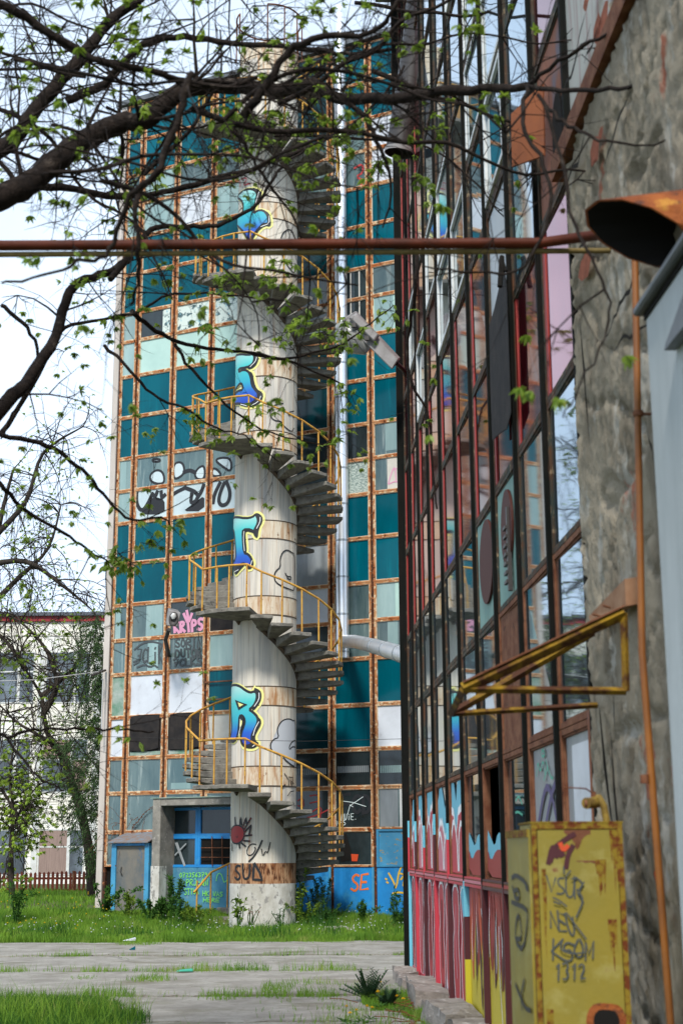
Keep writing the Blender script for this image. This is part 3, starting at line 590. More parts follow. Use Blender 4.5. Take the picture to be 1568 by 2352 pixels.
# dark stringer where the steps spring from the column
b = MB(); pts = [(CX+math.sin(a)*(CR+.0), CY-math.cos(a)*(CR+.0), z-.2) for a, z in sorted([(LA1+R(15)*(k-.5)+0, LZ[i]-(LZ[i]-(LZ[i-1] if i else LZ[0]-3.75))*k/22, ) for i in range(5) for k in range(1, 22)], key=lambda t: -t[1]) if z > .5]
for i in range(5):
    zb = LZ[i-1] if i else LZ[0]-3.75; seg = []
    for k in range(0, 44):
        z = LZ[i]-(LZ[i]-zb)*(k/2)/22; a = LA1+R(15)*(k/2-.2)
        if z > .4: seg.append((CX+math.sin(a)*CR, CY-math.cos(a)*CR, z-.24))
    b.tube(seg, .055, 6)
b.build('stringer', m['concdark'], stair)
# handrail follows the outer edge: landings then steps going down clockwise seen from below
def path(i):
    z = LZ[i]; zb = LZ[i-1] if i else z-3.75; q = [(LA0+R(3), z), (LA0+R(18), z), ((LA0+LA1)/2+R(6), z), (LA1-R(3), z)]
    q += [(LA1+R(15)*(k-.5), z-(z-zb)*k/22) for k in range(1, 22)]
    return q
line = []
for i in (4, 3, 2, 1, 0):
    line += [(a+2*math.pi*(4-i), z) for a, z in path(i)]
up_ = sorted(top, key=lambda t: t[0])
full = up_ + line
full = [(a, z) for a, z in full if z > .03]
RR = SR-.05; HR = .93
rail = [(CX+math.sin(a)*RR, CY-math.cos(a)*RR, z+HR) for a, z in full]
rail[-1] = (rail[-1][0]-.06, rail[-1][1]-.1, rail[-1][2]-.25)
MB().tube(rail, .024, 8).build('handrail', m['yrail'], stair)
bal = [(a, z) for a, z in full]
order = sorted(range(len(bal)), key=lambda i: -math.cos(bal[i][0])+(.9 if bal[i][1] > 16.5 else 0)); rest = MB()
for r_, i in enumerate(order):
    a, z = bal[i]; x, y = CX+math.sin(a)*RR, CY-math.cos(a)*RR; b = MB() if r_ < 99 else rest
    b.tube([(x+rnd.uniform(-.006,.006), y, z-.01), (x, y, z+HR)], .019, 6)
    if r_ < 99: b.build('baluster', m['yrail'], stair)
if rest.v: tag(rest.build('baluster', m['yrail'], stair), kind='stuff')
# crown railing on the column
b = MB(); n = 14
b.tube([(CX+math.sin(a)*(CR+.1), CY-math.cos(a)*(CR+.1), 21.55) for a in [2*math.pi*k/28 for k in range(24)]], .02, 6)
for k in range(11):
    a = 2*math.pi*k/12.0; b.tube([(CX+math.sin(a)*(CR+.1), CY-math.cos(a)*(CR+.1), z) for z in (20.45, 21.55)], .016, 6)
b.build('crown_railing', m['rustbeam'], stair)
# ---- graffiti on the column
def zoomf(x0, y0, k): return lambda *p: [(x0+k*x, y0+k*y) for x, y in p]
ZR, ZTl, ZS, ZY = zoomf(401.9, 1464.1, .2563), zoomf(401.9, 1119.6, .2563), zoomf(401.9, 775.1, .2563), zoomf(401.9, 373.2, .2746)
aqua = [(0, (.01,.03,.35)), (.22, (.01,.10,.50)), (.42, (.02,.36,.48)), (.7, (.06,.50,.50)), (1, (.42,.68,.64))]
def letter(zf, body, shadow, shines=(), holes=()):
    q = Q(CYL, 0, *zf(*body)); z0, z1 = min(p[1] for p in q), max(p[1] for p in q)
    for pts in [body]+list(shadow):
        s2 = smoothpts(Q(CYL, 0, *zf(*pts)), 1); ik = Ink(CYL, .010); ik.line(s2, .105, closed=True); ik.done('graffiti_halo', P['yellow'], stair)
    for k_, pts in enumerate(shadow): gpoly('graffiti_shadow', CYL, Q(CYL, 0, *zf(*pts)), P['black'], stair, .0185+k_*.001, 1)
    ik = Ink(CYL, .0225); ik.line(smoothpts(q, 1), .055, closed=True); ik.done('graffiti_outline', P['black'], stair)
    gpoly('graffiti_letter', CYL, q, zgrad('aqua_fade', aqua, z0, z1), stair, .0215, 1)
    for h in holes:
        gpoly('graffiti_counter', CYL, Q(CYL, 0, *zf(*h)), P['black'], stair, .0335)
        hc = (sum(x for x, y in h)/len(h), sum(y for x, y in h)/len(h)); h2 = [(hc[0]+(x-hc[0])*.45, hc[1]+(y-hc[1])*.45) for x, y in h]
        gpoly('graffiti_counter', CYL, Q(CYL, 0, *zf(*h2)), P['yellow'], stair, .0345)
    ik = Ink(CYL, .036)
    for sh in shines: ik.line(smoothpts(Q(CYL, 0, *zf(*sh)), 1, False), .014)
    if shines: ik.done('graffiti_shine', P['white'], stair)
letter(ZR, [(512,440),(545,425),(590,440),(640,480),(680,498),(712,485),(735,500),(735,560),(705,620),(665,650),(700,670),(742,715),(745,765),(715,830),(690,880),(692,930),(705,945),(665,972),(625,975),(600,945),(595,900),(602,850),(625,790),(632,740),(610,700),(582,705),(580,780),(570,880),(545,930),(520,940),(505,915),(520,830),(515,700),(506,560)],
    [[(700,445),(765,475),(778,520),(765,585),(705,665),(690,640),(730,570)],[(700,660),(745,715),(772,740),(772,785),(735,850),(718,890),(725,930),(757,950),(725,990),(680,1002),(620,988),(600,960),(690,940),(690,870),(740,760)]],
    [[(755,500),(755,560),(715,620)],[(752,760),(720,820),(705,880)],[(595,735),(598,800),(580,880)],[(730,955),(700,980)]], [[(548,560),(655,603),(578,652)],[(585,705),(625,715),(618,790),(585,870),(578,800)]])
letter(ZTl, [(512,275),(560,266),(640,280),(700,268),(725,240),(748,290),(740,335),(715,380),(703,410),(690,378),(613,378),(610,430),(622,590),(660,598),(690,640),(690,680),(660,715),(640,690),(610,680),(570,715),(530,712),(530,680),(552,640),(552,560),(545,450),(538,385),(515,380)],
    [[(715,230),(750,232),(784,262),(786,310),(752,370),(742,462),(712,440),(700,400),(745,330)],[(613,378),(690,380),(700,410),(640,392),(634,430),(650,590),(622,592)],[(680,640),(712,672),(690,730),(655,738),(640,690),(675,700)],[(530,705),(575,715),(625,670),(635,695),(585,745),(555,785),(538,770)]],
    [[(765,270),(765,310),(735,370)],[(628,395),(622,470),(632,570)],[(695,660),(680,715)],[(545,760),(580,740)],[(520,410),(530,385)]])
letter(ZS, [(527,165),(600,150),(660,158),(705,150),(717,185),(700,240),(650,270),(572,282),(580,312),(615,290),(660,300),(682,350),(692,430),(722,470),(750,505),(742,560),(690,590),(640,608),(575,590),(545,600),(533,645),(525,600),(530,520),(572,478),(620,470),(602,400),(560,450),(525,488),(524,430),(535,380),(520,280),(518,200)],
    [[(700,150),(745,165),(752,200),(720,265),(665,292),(650,270),(700,235)],[(665,300),(700,320),(712,400),(735,465),(788,495),(790,540),(762,595),(700,625),(640,625),(575,602),(640,605),(740,560),(750,500),(700,450)]],
    [[(735,180),(725,220),(680,265)],[(770,530),(750,580),(690,612)],[(600,600),(650,615)]])
letter(ZY, [(528,290),(560,250),(600,225),(650,222),(690,250),(688,310),(665,380),(660,430),(690,402),(740,400),(775,440),(785,512),(740,515),(695,560),(665,600),(640,660),(610,640),(580,580),(540,535),(505,525),(530,460),(570,425),(580,360),(562,310)],
    [[(640,205),(700,225),(735,260),(690,330),(668,400),(655,430),(670,340),(690,260)],[(740,398),(785,420),(802,480),(800,540),(750,530),(690,585),(650,650),(640,610),(700,540),(780,510)]],
    [[(705,250),(690,300),(668,380)],[(785,450),(788,515),(720,540)]])
def cloud(zf, pts, closed=True, fill=True):
    q = Q(CYL, 0, *zf(*pts))
    if fill: gpoly('graffiti_cloud', CYL, q, P['silver'], stair, .011, 1)
    ik = Ink(CYL, .0125); ik.line(smoothpts(q, 1, closed), .028, closed=closed); ik.done('graffiti_outline', P['black'], stair)
cloud(ZR, [(1072,745),(1050,750),(1045,742),(1010,730),(960,745),(925,790),(912,840),(928,900),(880,915),(852,960),(860,1010),(900,1042),(965,1052),(972,1090),(1030,1140),(1070,1165),(1074,950)])
cloud(ZR, [(1072,925),(1045,935),(1018,980),(1022,1010),(1045,980),(1070,985)], False, False)
cloud(ZTl, [(1066,600),(1040,582),(1000,558),(960,580),(938,640),(942,715),(900,750),(884,800),(900,850),(950,885),(1000,905),(1068,935),(1068,760)], True, False)
cloud(ZTl, [(985,770),(1000,800),(1040,800),(1030,835),(1000,810)], False, False)
cloud(ZS, [(965,590),(900,600),(855,640),(850,700),(885,745),(950,750),(975,800),(1040,850),(1060,815)], False, False)
cloud(ZS, [(1060,660),(1015,670),(1010,700),(1040,690),(1062,720)], False, False)
cloud(ZY, [(885,630),(900,590),(940,556),(975,570),(996,620)], False, False)
cloud(ZY, [(880,740),(905,800),(940,870),(990,930),(998,900)], False, False)
cloud(ZY, [(950,825),(980,830),(960,855),(985,865),(965,885)], False, False)
# spider blob, tags and SUD at the foot
c_ = W2((110,1240),(150,1262),(165,1310),(150,1365),(110,1395),(68,1390),(52,1340),(55,1280),(75,1248))
gpoly('graffiti_blob', CYL, Q(CYL, 0, *c_), P['red'], stair, .012, 1)
ik = Ink(CYL, .0135); ik.line(smoothpts(Q(CYL, 0, *c_), 1), .03, closed=True)
LIMB = [((90,1245),(85,1180)),((125,1240),(130,1175),(140,1240)),((150,1260),(175,1180),(180,1230)),((160,1280),(215,1185)),((165,1300),(218,1240),(200,1320)),((165,1330),(220,1325)),((155,1370),(205,1375)),((140,1390),(170,1415)),((120,1395),(125,1430)),((60,1395),(62,1450)),((55,1280),(45,1190)),((50,1330),(38,1280))]
for q in LIMB: ik.line(Q(CYL, 0, *W2(*q)), .038)
ik.line(Q(CYL, 0, *W2((75,1385),(100,1398),(130,1392))), .02); ik.line(Q(CYL, 0, *W2((95,1335),(105,1345),(112,1330))), .012)
ik.done('graffiti_limbs', P['black'], stair)
ik = Ink(CYL, .0155)
for q in LIMB[2:8]: ik.line(Q(CYL, 0, *W2(*q)), .014)
ik.done('graffiti_limbs', P['red'], stair)
ik = Ink(CYL, .0135)
ik.line(Q(CYL, 0, *W2((255,1400),(215,1395),(182,1440),(185,1490),(225,1490),(255,1440),(245,1425))), .022, smooth=1); ik.line(Q(CYL, 0, *W2((305,1370),(280,1430),(240,1500),(200,1540))), .035, smooth=1)
ik.line(Q(CYL, 0, *W2((300,1440),(312,1505),(335,1450),(350,1480),(372,1385))), .022, smooth=1)
textq(ik, 'SU', Q(CYL, 0, *W2((80,1570),(220,1570),(215,1690),(80,1690))), .045); ik.line(Q(CYL, 0, *W2((240,1570),(232,1690),(305,1695),(285,1630),(245,1560))), .05)
ik.line(Q(CYL, 0, *W2((485,815),(520,870),(520,920))), .018); ik.line(Q(CYL, 0, *W2((520,845),(555,850),(545,920),(530,870),(560,900))), .02); ik.line(Q(CYL, 0, *W2((462,935),(490,910))), .03)
ik.line(Q(CYL, 0, *W2((510,1000),(535,965),(560,960))), .02); ik.line(Q(CYL, 0, *W2((550,1045),(568,1085))), .025)
ik.done('graffiti_tag', P['black'], stair)
ik = Ink(CYL, .0135); 
for q in ([(500,140),(505,200),(530,190),(525,150),(545,150),(550,195)],[(560,140),(590,125),(605,140),(570,195),(630,175)]): ik.line(Q(CYL, 0, *ZY(*q)), .03, smooth=1)
ik.done('graffiti_tag', P['crimson'], stair)
# ================================================================ ZINC FLUE
FY = 32.75; p_bot = at(787, 1512, FY); fx, zb = p_bot.x, p_bot.z
flue = empty('zinc_flue', (fx, FY, zb), 'shiny zinc flue pipe climbing the tower with an elbow branching off low down', 'flue pipe')
zt_ = 22.6; MB().tube([(fx, FY, zb), (fx, FY, zt_)], .15, 20).build('pipe', m['zinc'], flue)
sm_ = MB()
for k in range(19): MB().tube([(fx, FY, zb+.12+k*.88), (fx, FY, zb+.16+k*.88)], .162, 20).build('seam', m['zincseam'], flue)
MB().tube([(fx, FY, zt_), (fx, FY, zt_+.12), (fx, FY, zt_+.2)], [.14, .19, .17], 20).build('cowl', m['zinc'], flue)
pa = at(787, 1474, FY); pb = at(850, 1482, 29.5); pc = at(935, 1506, 24.5); pd = at(1010, 1525, 21.5)
MB().tube([pa, at(815, 1474, 31.5), pb, pc, pd], .15, 20).build('elbow', m['zinc'], flue)
s2 = MB()
for t in (.15, .5, .85):
    q = Vector(pb).lerp(pc, t); dq = (pc-pb).normalized()*.03; MB().tube([q-dq, q+dq], .162, 20).build('seam', m['zincseam'], flue)
MB().tube([FAC.pt(1.6, 9.8, 0), (fx, FY, 9.8)], .02, 6).build('wall_bracket', m['rustbeam'], flue)
MB().tube([FAC.pt(1.6, 14.2, 0), (fx, FY, 14.2)], .02, 6).build('wall_bracket', m['rustbeam'], flue)
# ================================================================ FACTORY HALL (right)
WL = Plane((1.75, 0, 0), (-.0422, 1, 0), (-1, -.0422, 0))
fac = empty('factory_hall', WL.pt(13, 0), 'long factory hall with dark mullions, red and clear panes and a rotten plaster pier', 'factory')
YK = [6.7, 7.87, 8.95, 10.12, 11.28, 12.46, 13.7, 15.0, 16.3, 17.5, 18.6, 19.6]
ZK = [.12, 1.32, 2.32, 3.43, 4.43, 5.65, 6.85, 7.9, 8.95, 10.2, 11.4, 12.4, 13.4, 14.4]
MB().pbox(WL, -4, 19.66, -.2, 14.5, -10, -.5).build('wall', m['render'], fac)
MB().pbox(WL, 7.9, 19.6, .05, 14.4, -.5, -.45).build('interior', m['body'], fac)
MB().pbox(WL, 19.55, 19.68, 0, 14.5, -.5, .02).build('end_post', m['greenmull'], fac)
MB().pbox(WL, 19.60, 19.70, 0, 14.5, .02, .12).build('end_post', m['greenmull'], fac)
MB().pbox(WL, -4, 19.8, 14.5, 14.75, -10, .35).build('roof_edge', m['coping'], fac)
MB().pbox(WL, 7.87, 19.6, -.1, .12, -.45, .02).build('plinth', m['kerb'], fac)
FK = {  # rows from the door zone up, columns from the near end (index 0 = nearest bay)
 0:'xxxxxxxxxxx',1:'aabocccccc', 2:'ccrccccccc', 3:'ccttcccccc', 4:'RRRRRRRRRR', 5:'rcsRRRRRRR', 6:'vcfcffRfRR', 7:'vcffcffRfR', 8:'cccfcccRRR', 9:'ccccfccRRR', 10:'cccccccRRR', 11:'ccccccRRRR', 12:'ccccccccRR'}
for r_ in range(1, 13):
    for c_ in range(10):
        k = FK[r_][c_]; a0, a1, z0, z1 = YK[c_+1]+.03, YK[c_+2]-.03, ZK[r_], ZK[r_+1]
        fm = 'rustbeam' if r_ == 1 or (r_ == 2 and c_ < 3) else 'greenframe'
        km = {'c':'clear','R':'red','a':'greysheet','b':'clear','o':None,'r':'rustpanel','t':'turq','s':'cream','v':'red','f':'clear'}[k]
        if k == 'r' and r_ == 2: km = 'rustbeam'
        if k == 's': km = 'palesheet'
        nm = 'window'
        if c_ == 1 and r_ == 5: km = 'clear'
        o = frame_cell(WL, a0, a1, z0+.003, z1-.003, fm, km, fac, nm, 'panel' if k in 'artsv' else 'pane', fw=.045, o0=-.03, o1=.03, po=.0, skew=.018 if r_ > 1 else 0)
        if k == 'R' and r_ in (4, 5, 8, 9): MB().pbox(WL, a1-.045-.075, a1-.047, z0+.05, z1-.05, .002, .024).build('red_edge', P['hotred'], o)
        if k == 'f':                                           # white opening casement inside the frame, one leaf ajar
            i0, i1, j0, j1 = a0+.07, a1-.07, z0+.06, z1-.06; w = MB()
            tilt = .0 if (r_*7+c_*3) % 3 else .12
            for (x0, x1, y0, y1) in ((i0, i0+.045, j0, j1), (i1-.045, i1, j0, j1), (i0+.045, i1-.045, j0, j0+.045), (i0+.045, i1-.045, j1-.045, j1)):
                w.pbox(WL, x0, x1, y0, y1, .019, .034+tilt*.1)
            w.build('casement', m['whiteframe'], o)
for k, y in enumerate(YK[1:]):                                 # protruding dark fins
    z0, z1 = .0, 14.5
    b = MB().pbox(WL, y-.024, y+.024, 1.32 if 3 <= k else z0, z1, -.02, .058)
    b.pbox(WL, y-.034, y-.026, 1.32 if 3 <= k else z0, z1, -.02, .035)
    b.build('mullion', m['greenmull'], fac)
for z0, z1, a0, a1 in ((1.285, 1.32, 7.9, 19.55), (1.33, 1.36, 7.9, 19.55)):
    MB().pbox(WL, a0, a1, z0-.01, z1-.01, .0, .05).build('sill_rail', m['rustbeam'], fac)
# oval discs on the turquoise panels, torn strip
def oval(mt, y, z, ry, rz, off, name='disc', n=24):
    vs = [WL.pt(y+math.cos(2*math.pi*k/n)*ry, z+math.sin(2*math.pi*k/n)*rz, off) for k in range(n)]+[WL.pt(y+math.cos(2*math.pi*k/n)*ry, z+math.sin(2*math.pi*k/n)*rz, off-.02) for k in range(n)]
    return MB().add(vs, [tuple(range(n))]+[(k, (k+1) % n, n+(k+1) % n, n+k) for k in range(n)]).build(name, m[mt], fac)
oval('browndisc', 11.85, 3.98, .38, .36, .03); oval('browndisc', 10.72, 4.02, .26, .30, .03); oval('body', 8.25, 6.05, .16, .26, .02, 'vent_hole')
b = MB(); 
for k in range(7): b.pbox(WL, 10.56, 10.68, 3.56+k*.07, 3.585+k*.07, .02, .065)
b.pbox(WL, 10.55, 10.6, 3.5, 4.15, .02, .05); b.build('torn_louvre', m['lampdark'], fac)
# bent rusty flap in front of the top bay
vs = [WL.pt(8.45, 5.98, .06), WL.pt(8.75, 6.05, .22), WL.pt(8.72, 6.42, .22), WL.pt(8.45, 6.5, .05)]
MB().hexa(vs+[v+Vector((-.01, -.012, 0)) for v in vs]).build('bent_flap', m['rustpanel'], fac)
vs = Q(WL, 0, (1137, 985), (1130, 705), (1142, 745), (1185, 1005), (1144, 1045))
# black roofing felt hanging across one bay
yy = [y_-.3 for y_ in (10.28, 10.28, 10.4, 10.6, 10.9, 11.2, 11.24, 11.22, 10.8, 10.5)]; zz = [4.72, 5.72, 5.92, 5.86, 5.78, 5.74, 5.2, 4.78, 4.72, 4.66]
gpoly('felt_sheet', WL, list(zip(yy, zz)), m['black'], fac, .085); gpoly('felt_sheet', WL, [(y, z-.004) for y, z in zip(yy, zz)], m['black'], fac, .08)
MB().tube([WL.pt(10.06, 5.86, .08), WL.pt(10.06, 5.98, .1), WL.pt(10.02, 5.72, .13)], .02, 8).build('felt_roll', m['body'], fac)
# ---- painted doors at the foot of the hall
zd0, zd1 = .06, 1.27
colr = {0:'yell',1:'yell',2:'yell',3:'yell',4:'yell',5:'crimson',6:'rose',7:'crimson',8:'rose',9:'crimson'}
FLAME = zgrad('flame_fade', [(0, (.50,.42,.02)), (.42, (.50,.38,.02)), (.6, (.55,.13,.015)), (.85, (.40,.035,.02)), (1, (.30,.015,.012))], .06, 1.27)
REDF = zgrad('red_fade', [(0, (.40,.015,.02)), (.5, (.46,.025,.04)), (1, (.52,.14,.18))], .1, 2.0)
for c_ in range(10):
    a0, a1 = YK[c_+1]+.032, YK[c_+2]-.032; mid = (a0+a1)/2
    for x0, x1 in ((a0, mid-.006), (mid+.006, a1)):
        MB().pbox(WL, x0, x1, zd0, zd1, -.03, .008).build('door_leaf', FLAME if c_ < 5 else P[colr[c_]], fac)
    if c_ > 3:
        MB().pbox(WL, a0, a1, zd0, zd0+.07, .008, .022).build('kick_rail', P['crimson'], fac)
for k, y in enumerate(YK[1:]):                                 # lower, overpainted lengths of the fins
    if k < 3: continue
    mt = P['maroon'] if k < 5 else P['skyblue'] if k in (5, 10) else P['crimson'] if k % 2 else P['maroon']
    if k == 5:
        MB().pbox(WL, y-.024, y+.024, .0, .62, -.02, .058).build('painted_fin', P['yell'], fac); MB().pbox(WL, y-.024, y+.024, .62, 1.0, -.02, .058).build('painted_fin', P['maroon'], fac)
        MB().pbox(WL, y-.024, y+.024, 1.0, 1.32, -.02, .058).build('painted_fin', P['skyblue'], fac); continue
    z2 = 1.32 if k > 4 else 1.32
    MB().pbox(WL, y-.024, y+.024, .0, z2, -.02, .058).build('painted_fin', mt, fac)
    if k > 4:
        zz_ = 1.70+.08*math.sin(k*2.1); MB().pbox(WL, y-.0245, y+.0245, 1.32, zz_, -.021, .059).build('painted_fin', P['maroon'] if k % 2 else P['crimson'], fac)
        MB().pbox(WL, y-.0245, y+.0245, zz_, zz_+.14+.12*abs(math.sin(k*3.7)), -.021, .059).build('painted_fin', P['skyblue'], fac)
for z0, z1, mt in ((1.275, 1.30, 'crimson'), (1.31, 1.335, 'rose'), (1.345, 1.36, 'crimson')):
    MB().pbox(WL, 12.5, 19.55, z0, z1, .012, .052).build('painted_rail', P[mt], fac)
    MB().pbox(WL, 9.0, 12.44, z0, z1, .012, .052).build('painted_rail', P['hotred'] if mt == 'rose' else P['maroon'], fac)
WLp = lambda *p: [(y, z) for y, z in p]
rr = random.Random(5)
def flame(mt, y, z0, z1, wd, lean=0, off=.012, name='graffiti_streak', n=6):
    L_, R_ = [], []
    for i in range(n+1):
        t = i/n; ww = wd*math.sin(math.pi*min(t*.93+.07, 1))**.7*(1-.35*t); c = y+lean*t+.02*math.sin(t*7+y*5); z = z0+(z1-z0)*t
        L_.append((c-ww/2, z)); R_.append((c+ww/2, z))
    gpoly(name, WL, L_+R_[::-1], P[mt], fac, off, 1)
# cyan cloud edge with white rim and red letters above the rail
for c_ in range(5, 10):
    a0, a1 = YK[c_+1]+.075, YK[c_+2]-.075; w_ = a1-a0; h = 1.95+.12*math.sin(c_*1.9)
    hump = lambda b0, am, ph: [(a0+w_*t_/12, b0+am*abs(math.sin(math.pi*(t_/12*1.5+ph)))**.6+.03*math.sin(t_*2.7+c_)) for t_ in range(13)]; top_ = hump(h+.10, .34, c_*.4)
    gpoly('graffiti_cloud', WL, [(a1, 1.38), (a0, 1.38)]+top_, P['skyblue'], fac, .006)
    gpoly('graffiti_rim', WL, [(a1, 1.38), (a0, 1.38)]+hump(h-.18, .28, c_*.4), P['white'], fac, .009, 0)
    gpoly('graffiti_fill', WL, [(a1, 1.38), (a0, 1.38)]+hump(h-.25, .27, c_*.4), P['crimson' if c_ % 2 else 'rose'], fac, .012)
for c_ in (3, 4):
    a0, a1 = YK[c_+1]+.075, YK[c_+2]-.075; w_ = a1-a0
    gpoly('graffiti_cloud', WL, [(a1, 1.38), (a0, 1.38), (a0, 1.55), (a0+w_*.2, 1.72), (a0+w_*.4, 1.74), (a0+w_*.6, 1.62), (a0+w_*.8, 1.70), (a1, 1.78)], P['skyblue'], fac, .006, 1)
    gpoly('graffiti_fill', WL, [(a1, 1.38), (a0, 1.38), (a0+w_*.05, 1.5), (a0+w_*.2, 1.6), (a0+w_*.5, 1.6), (a0+w_*.8, 1.5), (a1, 1.62)], P['hotred'], fac, .010, 1)
gpoly('graffiti_cloud', WL, [(19.56, .1), (18.95, .1), (19.0, 1.0), (19.2, 1.25), (19.56, 1.26)], P['skyblue'], fac, .0095)
gpoly('graffiti_streak', WL, [(19.05, .1), (18.9, .1), (19.0, 1.1), (19.12, 1.2)], P['white'], fac, .012)
for c_ in range(5, 10):
    a0, a1 = YK[c_+1]+.05, YK[c_+2]-.05; w_ = a1-a0
    for j_, (x0, x1) in enumerate(((a0, a0+w_*.46), (a0+w_*.54, a1))):
        ww = x1-x0; sh_ = [(x0+ww*.1, .14), (x0+ww*.55, .10), (x1-ww*.1, .2), (x1, .6+.1*j_), (x1-ww*.25, .85), (x1-ww*.02, 1.05), (x1-ww*.1, 1.25), (x0+ww*.1, 1.26), (x0, 1.0), (x0+ww*.2, .72), (x0, .45)]
        gpoly('graffiti_fill', WL, sh_, REDF, fac, .0150, 1); ik = Ink(WL, .0165); ik.line(smoothpts(sh_, 1), .03, closed=True); ik.done('graffiti_outline', P['white'], fac)
        ik = Ink(WL, .0195); ik.line([(x0+ww*.45, .4), (x0+ww*.55, .75), (x0+ww*.45, 1.05)], .07, smooth=1); ik.done('graffiti_streak', P['maroon' if (c_+j_) % 3 else 'rose'], fac)
    h = 1.95+.12*math.sin(c_*1.9); ik = Ink(WL, .0135); ik.line([(a0+.02, 1.40), (a0+w_*.06, h-.25), (a0+w_*.3, h-.05), (a0+w_*.48, h-.2), (a0+w_*.5, 1.42)], .06, smooth=1); ik.line([(a0+w_*.56, 1.42), (a0+w_*.6, h-.2), (a0+w_*.8, h-.02), (a1-.02, h-.22)], .06, smooth=1); ik.done('graffiti_outline', P['white'], fac)
for y in np.arange(13.8, 19.0, .9):
    flame('white', y+rr.uniform(-.1, .1), rr.uniform(.1, .6), rr.uniform(.9, 1.25), rr.uniform(.05, .13), rr.uniform(-.2, .2), .0125+rr.random()*.002)
    flame('rose' if rr.random() < .5 else 'crimson', y+.15, rr.uniform(.1, .3), rr.uniform(.8, 1.25), rr.uniform(.12, .25), rr.uniform(-.1, .1), .0105+rr.random()*.001)
gpoly('graffiti_cloud', WL, [(13.72, .45), (13.78, .95), (13.75, 1.26), (14.3, 1.26), (14.1, .95), (13.98, .7), (13.9, .62)], P['skyblue'], fac, .016)
ik = Ink(WL, .018); ik.line([(13.9, .66), (14.02, .75), (14.12, .95), (13.95, .98), (13.86, .9)], .03, smooth=1); ik.done('graffiti_streak', P['darkgrey'], fac)
for y in np.arange(9.1, 13.6, .2):
    yy_ = y+rr.uniform(-.06, .06)
    flame('ored' if rr.random() < .6 else 'hotred', yy_, rr.uniform(.45, .7), 1.27, rr.uniform(.14, .24), rr.uniform(-.1, .1), .011+rr.random()*.002)
for y in np.arange(9.2, 13.6, .37):
    flame('maroon', y+rr.uniform(-.1, .1), rr.uniform(.1, .6), rr.uniform(.9, 1.2), rr.uniform(.07, .16), rr.uniform(-.15, .15), .0145+rr.random()*.001)
    flame('yell', y+rr.uniform(-.1, .1), rr.uniform(.3, .5), rr.uniform(.8, 1.1), rr.uniform(.03, .08), rr.uniform(-.15, .15), .0165+rr.random()*.001)
    flame('white', y+.2, rr.uniform(.6, .8), rr.uniform(1.0, 1.25), rr.uniform(.02, .04), rr.uniform(-.1, .1), .019)
ik = Ink(WL, .02); ik.line([(12.6, .3), (12.7, .55), (12.66, .9), (12.8, 1.1)], .02); ik.line([(11.7, .2), (11.8, .6), (11.78, 1.0)], .02); ik.done('graffiti_streak', P['white'], fac)
# tags on the first row of panes
D6 = lambda *p: [(784.3+.5*x, 1567.4+.5*y) for x, y in p]
for nm, mt, wd, ls in (('graffiti_tag', 'mintline', .018, [D6((895,430),(900,360),(912,420),(925,350),(935,430)), D6((938,360),(960,440),(970,440)), D6((945,390),(930,450)), D6((925,310),(935,330),(925,345),(917,328),(926,310)), D6((800,545),(815,520),(830,560)), D6((800,600),(812,595),(832,610))]),
                       ('graffiti_tag', 'purple', .05, [D6((905,640),(925,520),(945,470),(970,540),(985,620)), D6((940,640),(962,520),(985,450)), D6((1075,640),(1070,450),(1090,370),(1120,400),(1130,560))])):
    ik = Ink(WL, .012)
    for l_ in ls: ik.line(Q(WL, .012, *l_), wd, smooth=1)
    ik.done(nm, P[mt], fac)
# broken door pane and leaning sash in two bays
MB().pbox(WL, 8.02, 8.55, 1.4, 2.2, .012, .03).build('white_board', m['white'], fac)
# ---- plaster pier
def plaster(y0, y1, z0, z1, off, nm, amp=.035, ext=None):
    ny, nz_ = int((y1-y0)/.035), int((z1-z0)/.035); V = []; F = []
    for j in range(nz_+1):
        for i in range(ny+1):
            y, z = y0+(y1-y0)*i/ny, z0+(z1-z0)*j/nz_; e = (.012*noise.noise(Vector((0, z*2.5, 7)))+.010*noise.noise(Vector((0, z*9, 7)))) if i == ny else 0
            d = .35*amp*noise.noise(Vector((y*2.2, z*1.5, 3)))+amp*.2*noise.noise(Vector((y*7, z*5, 9))); cr_ = abs(noise.noise(Vector((y*1.1, z*2.3, 20))))
            d -= .05*max(0, 1-cr_/.04); d -= .05*(0)*max(0, 1-abs((z*5.2+.5*noise.noise(Vector((y, z, 2)))) % 1-.5)/.13)*(noise.noise(Vector((y*.9, z*.9, 5))) > -.05); d += .02*noise.noise(Vector((y*22, z*18, 1)))
            V.append(tuple(WL.pt(y+e, z, off+d)))
    for j in range(nz_):
        for i in range(ny): a = j*(ny+1)+i; F.append((a, a+1, a+ny+2, a+ny+1))
    fastmesh(nm, V, F, m['plaster'], fac)
plaster(3.0, 7.86, -.1, 5.6, .06, 'plaster_pier'); MB().pbox(WL, -3, 7.8, -.1, 14.4, -.5, .0).build('pier_core', m['joint'], fac)
plaster(3.0, 6.66, 5.78, 10.0, .05, 'plaster_pier'); 
MB().pbox(WL, 2.0, 8.1, 5.62, 5.76, .0, .10).build('pier_beam', m['rustbeam'], fac)
MB().pbox(WL, 6.72, 7.84, 5.78, 7.6, .0, .02).build('pale_panel', m['palewall'], fac)
MB().pbox(WL, 7.86, 7.99, 1.3, 2.35, .035, .05).build('torn_edge', m['rustpanel'], fac)
rq = random.Random(17)
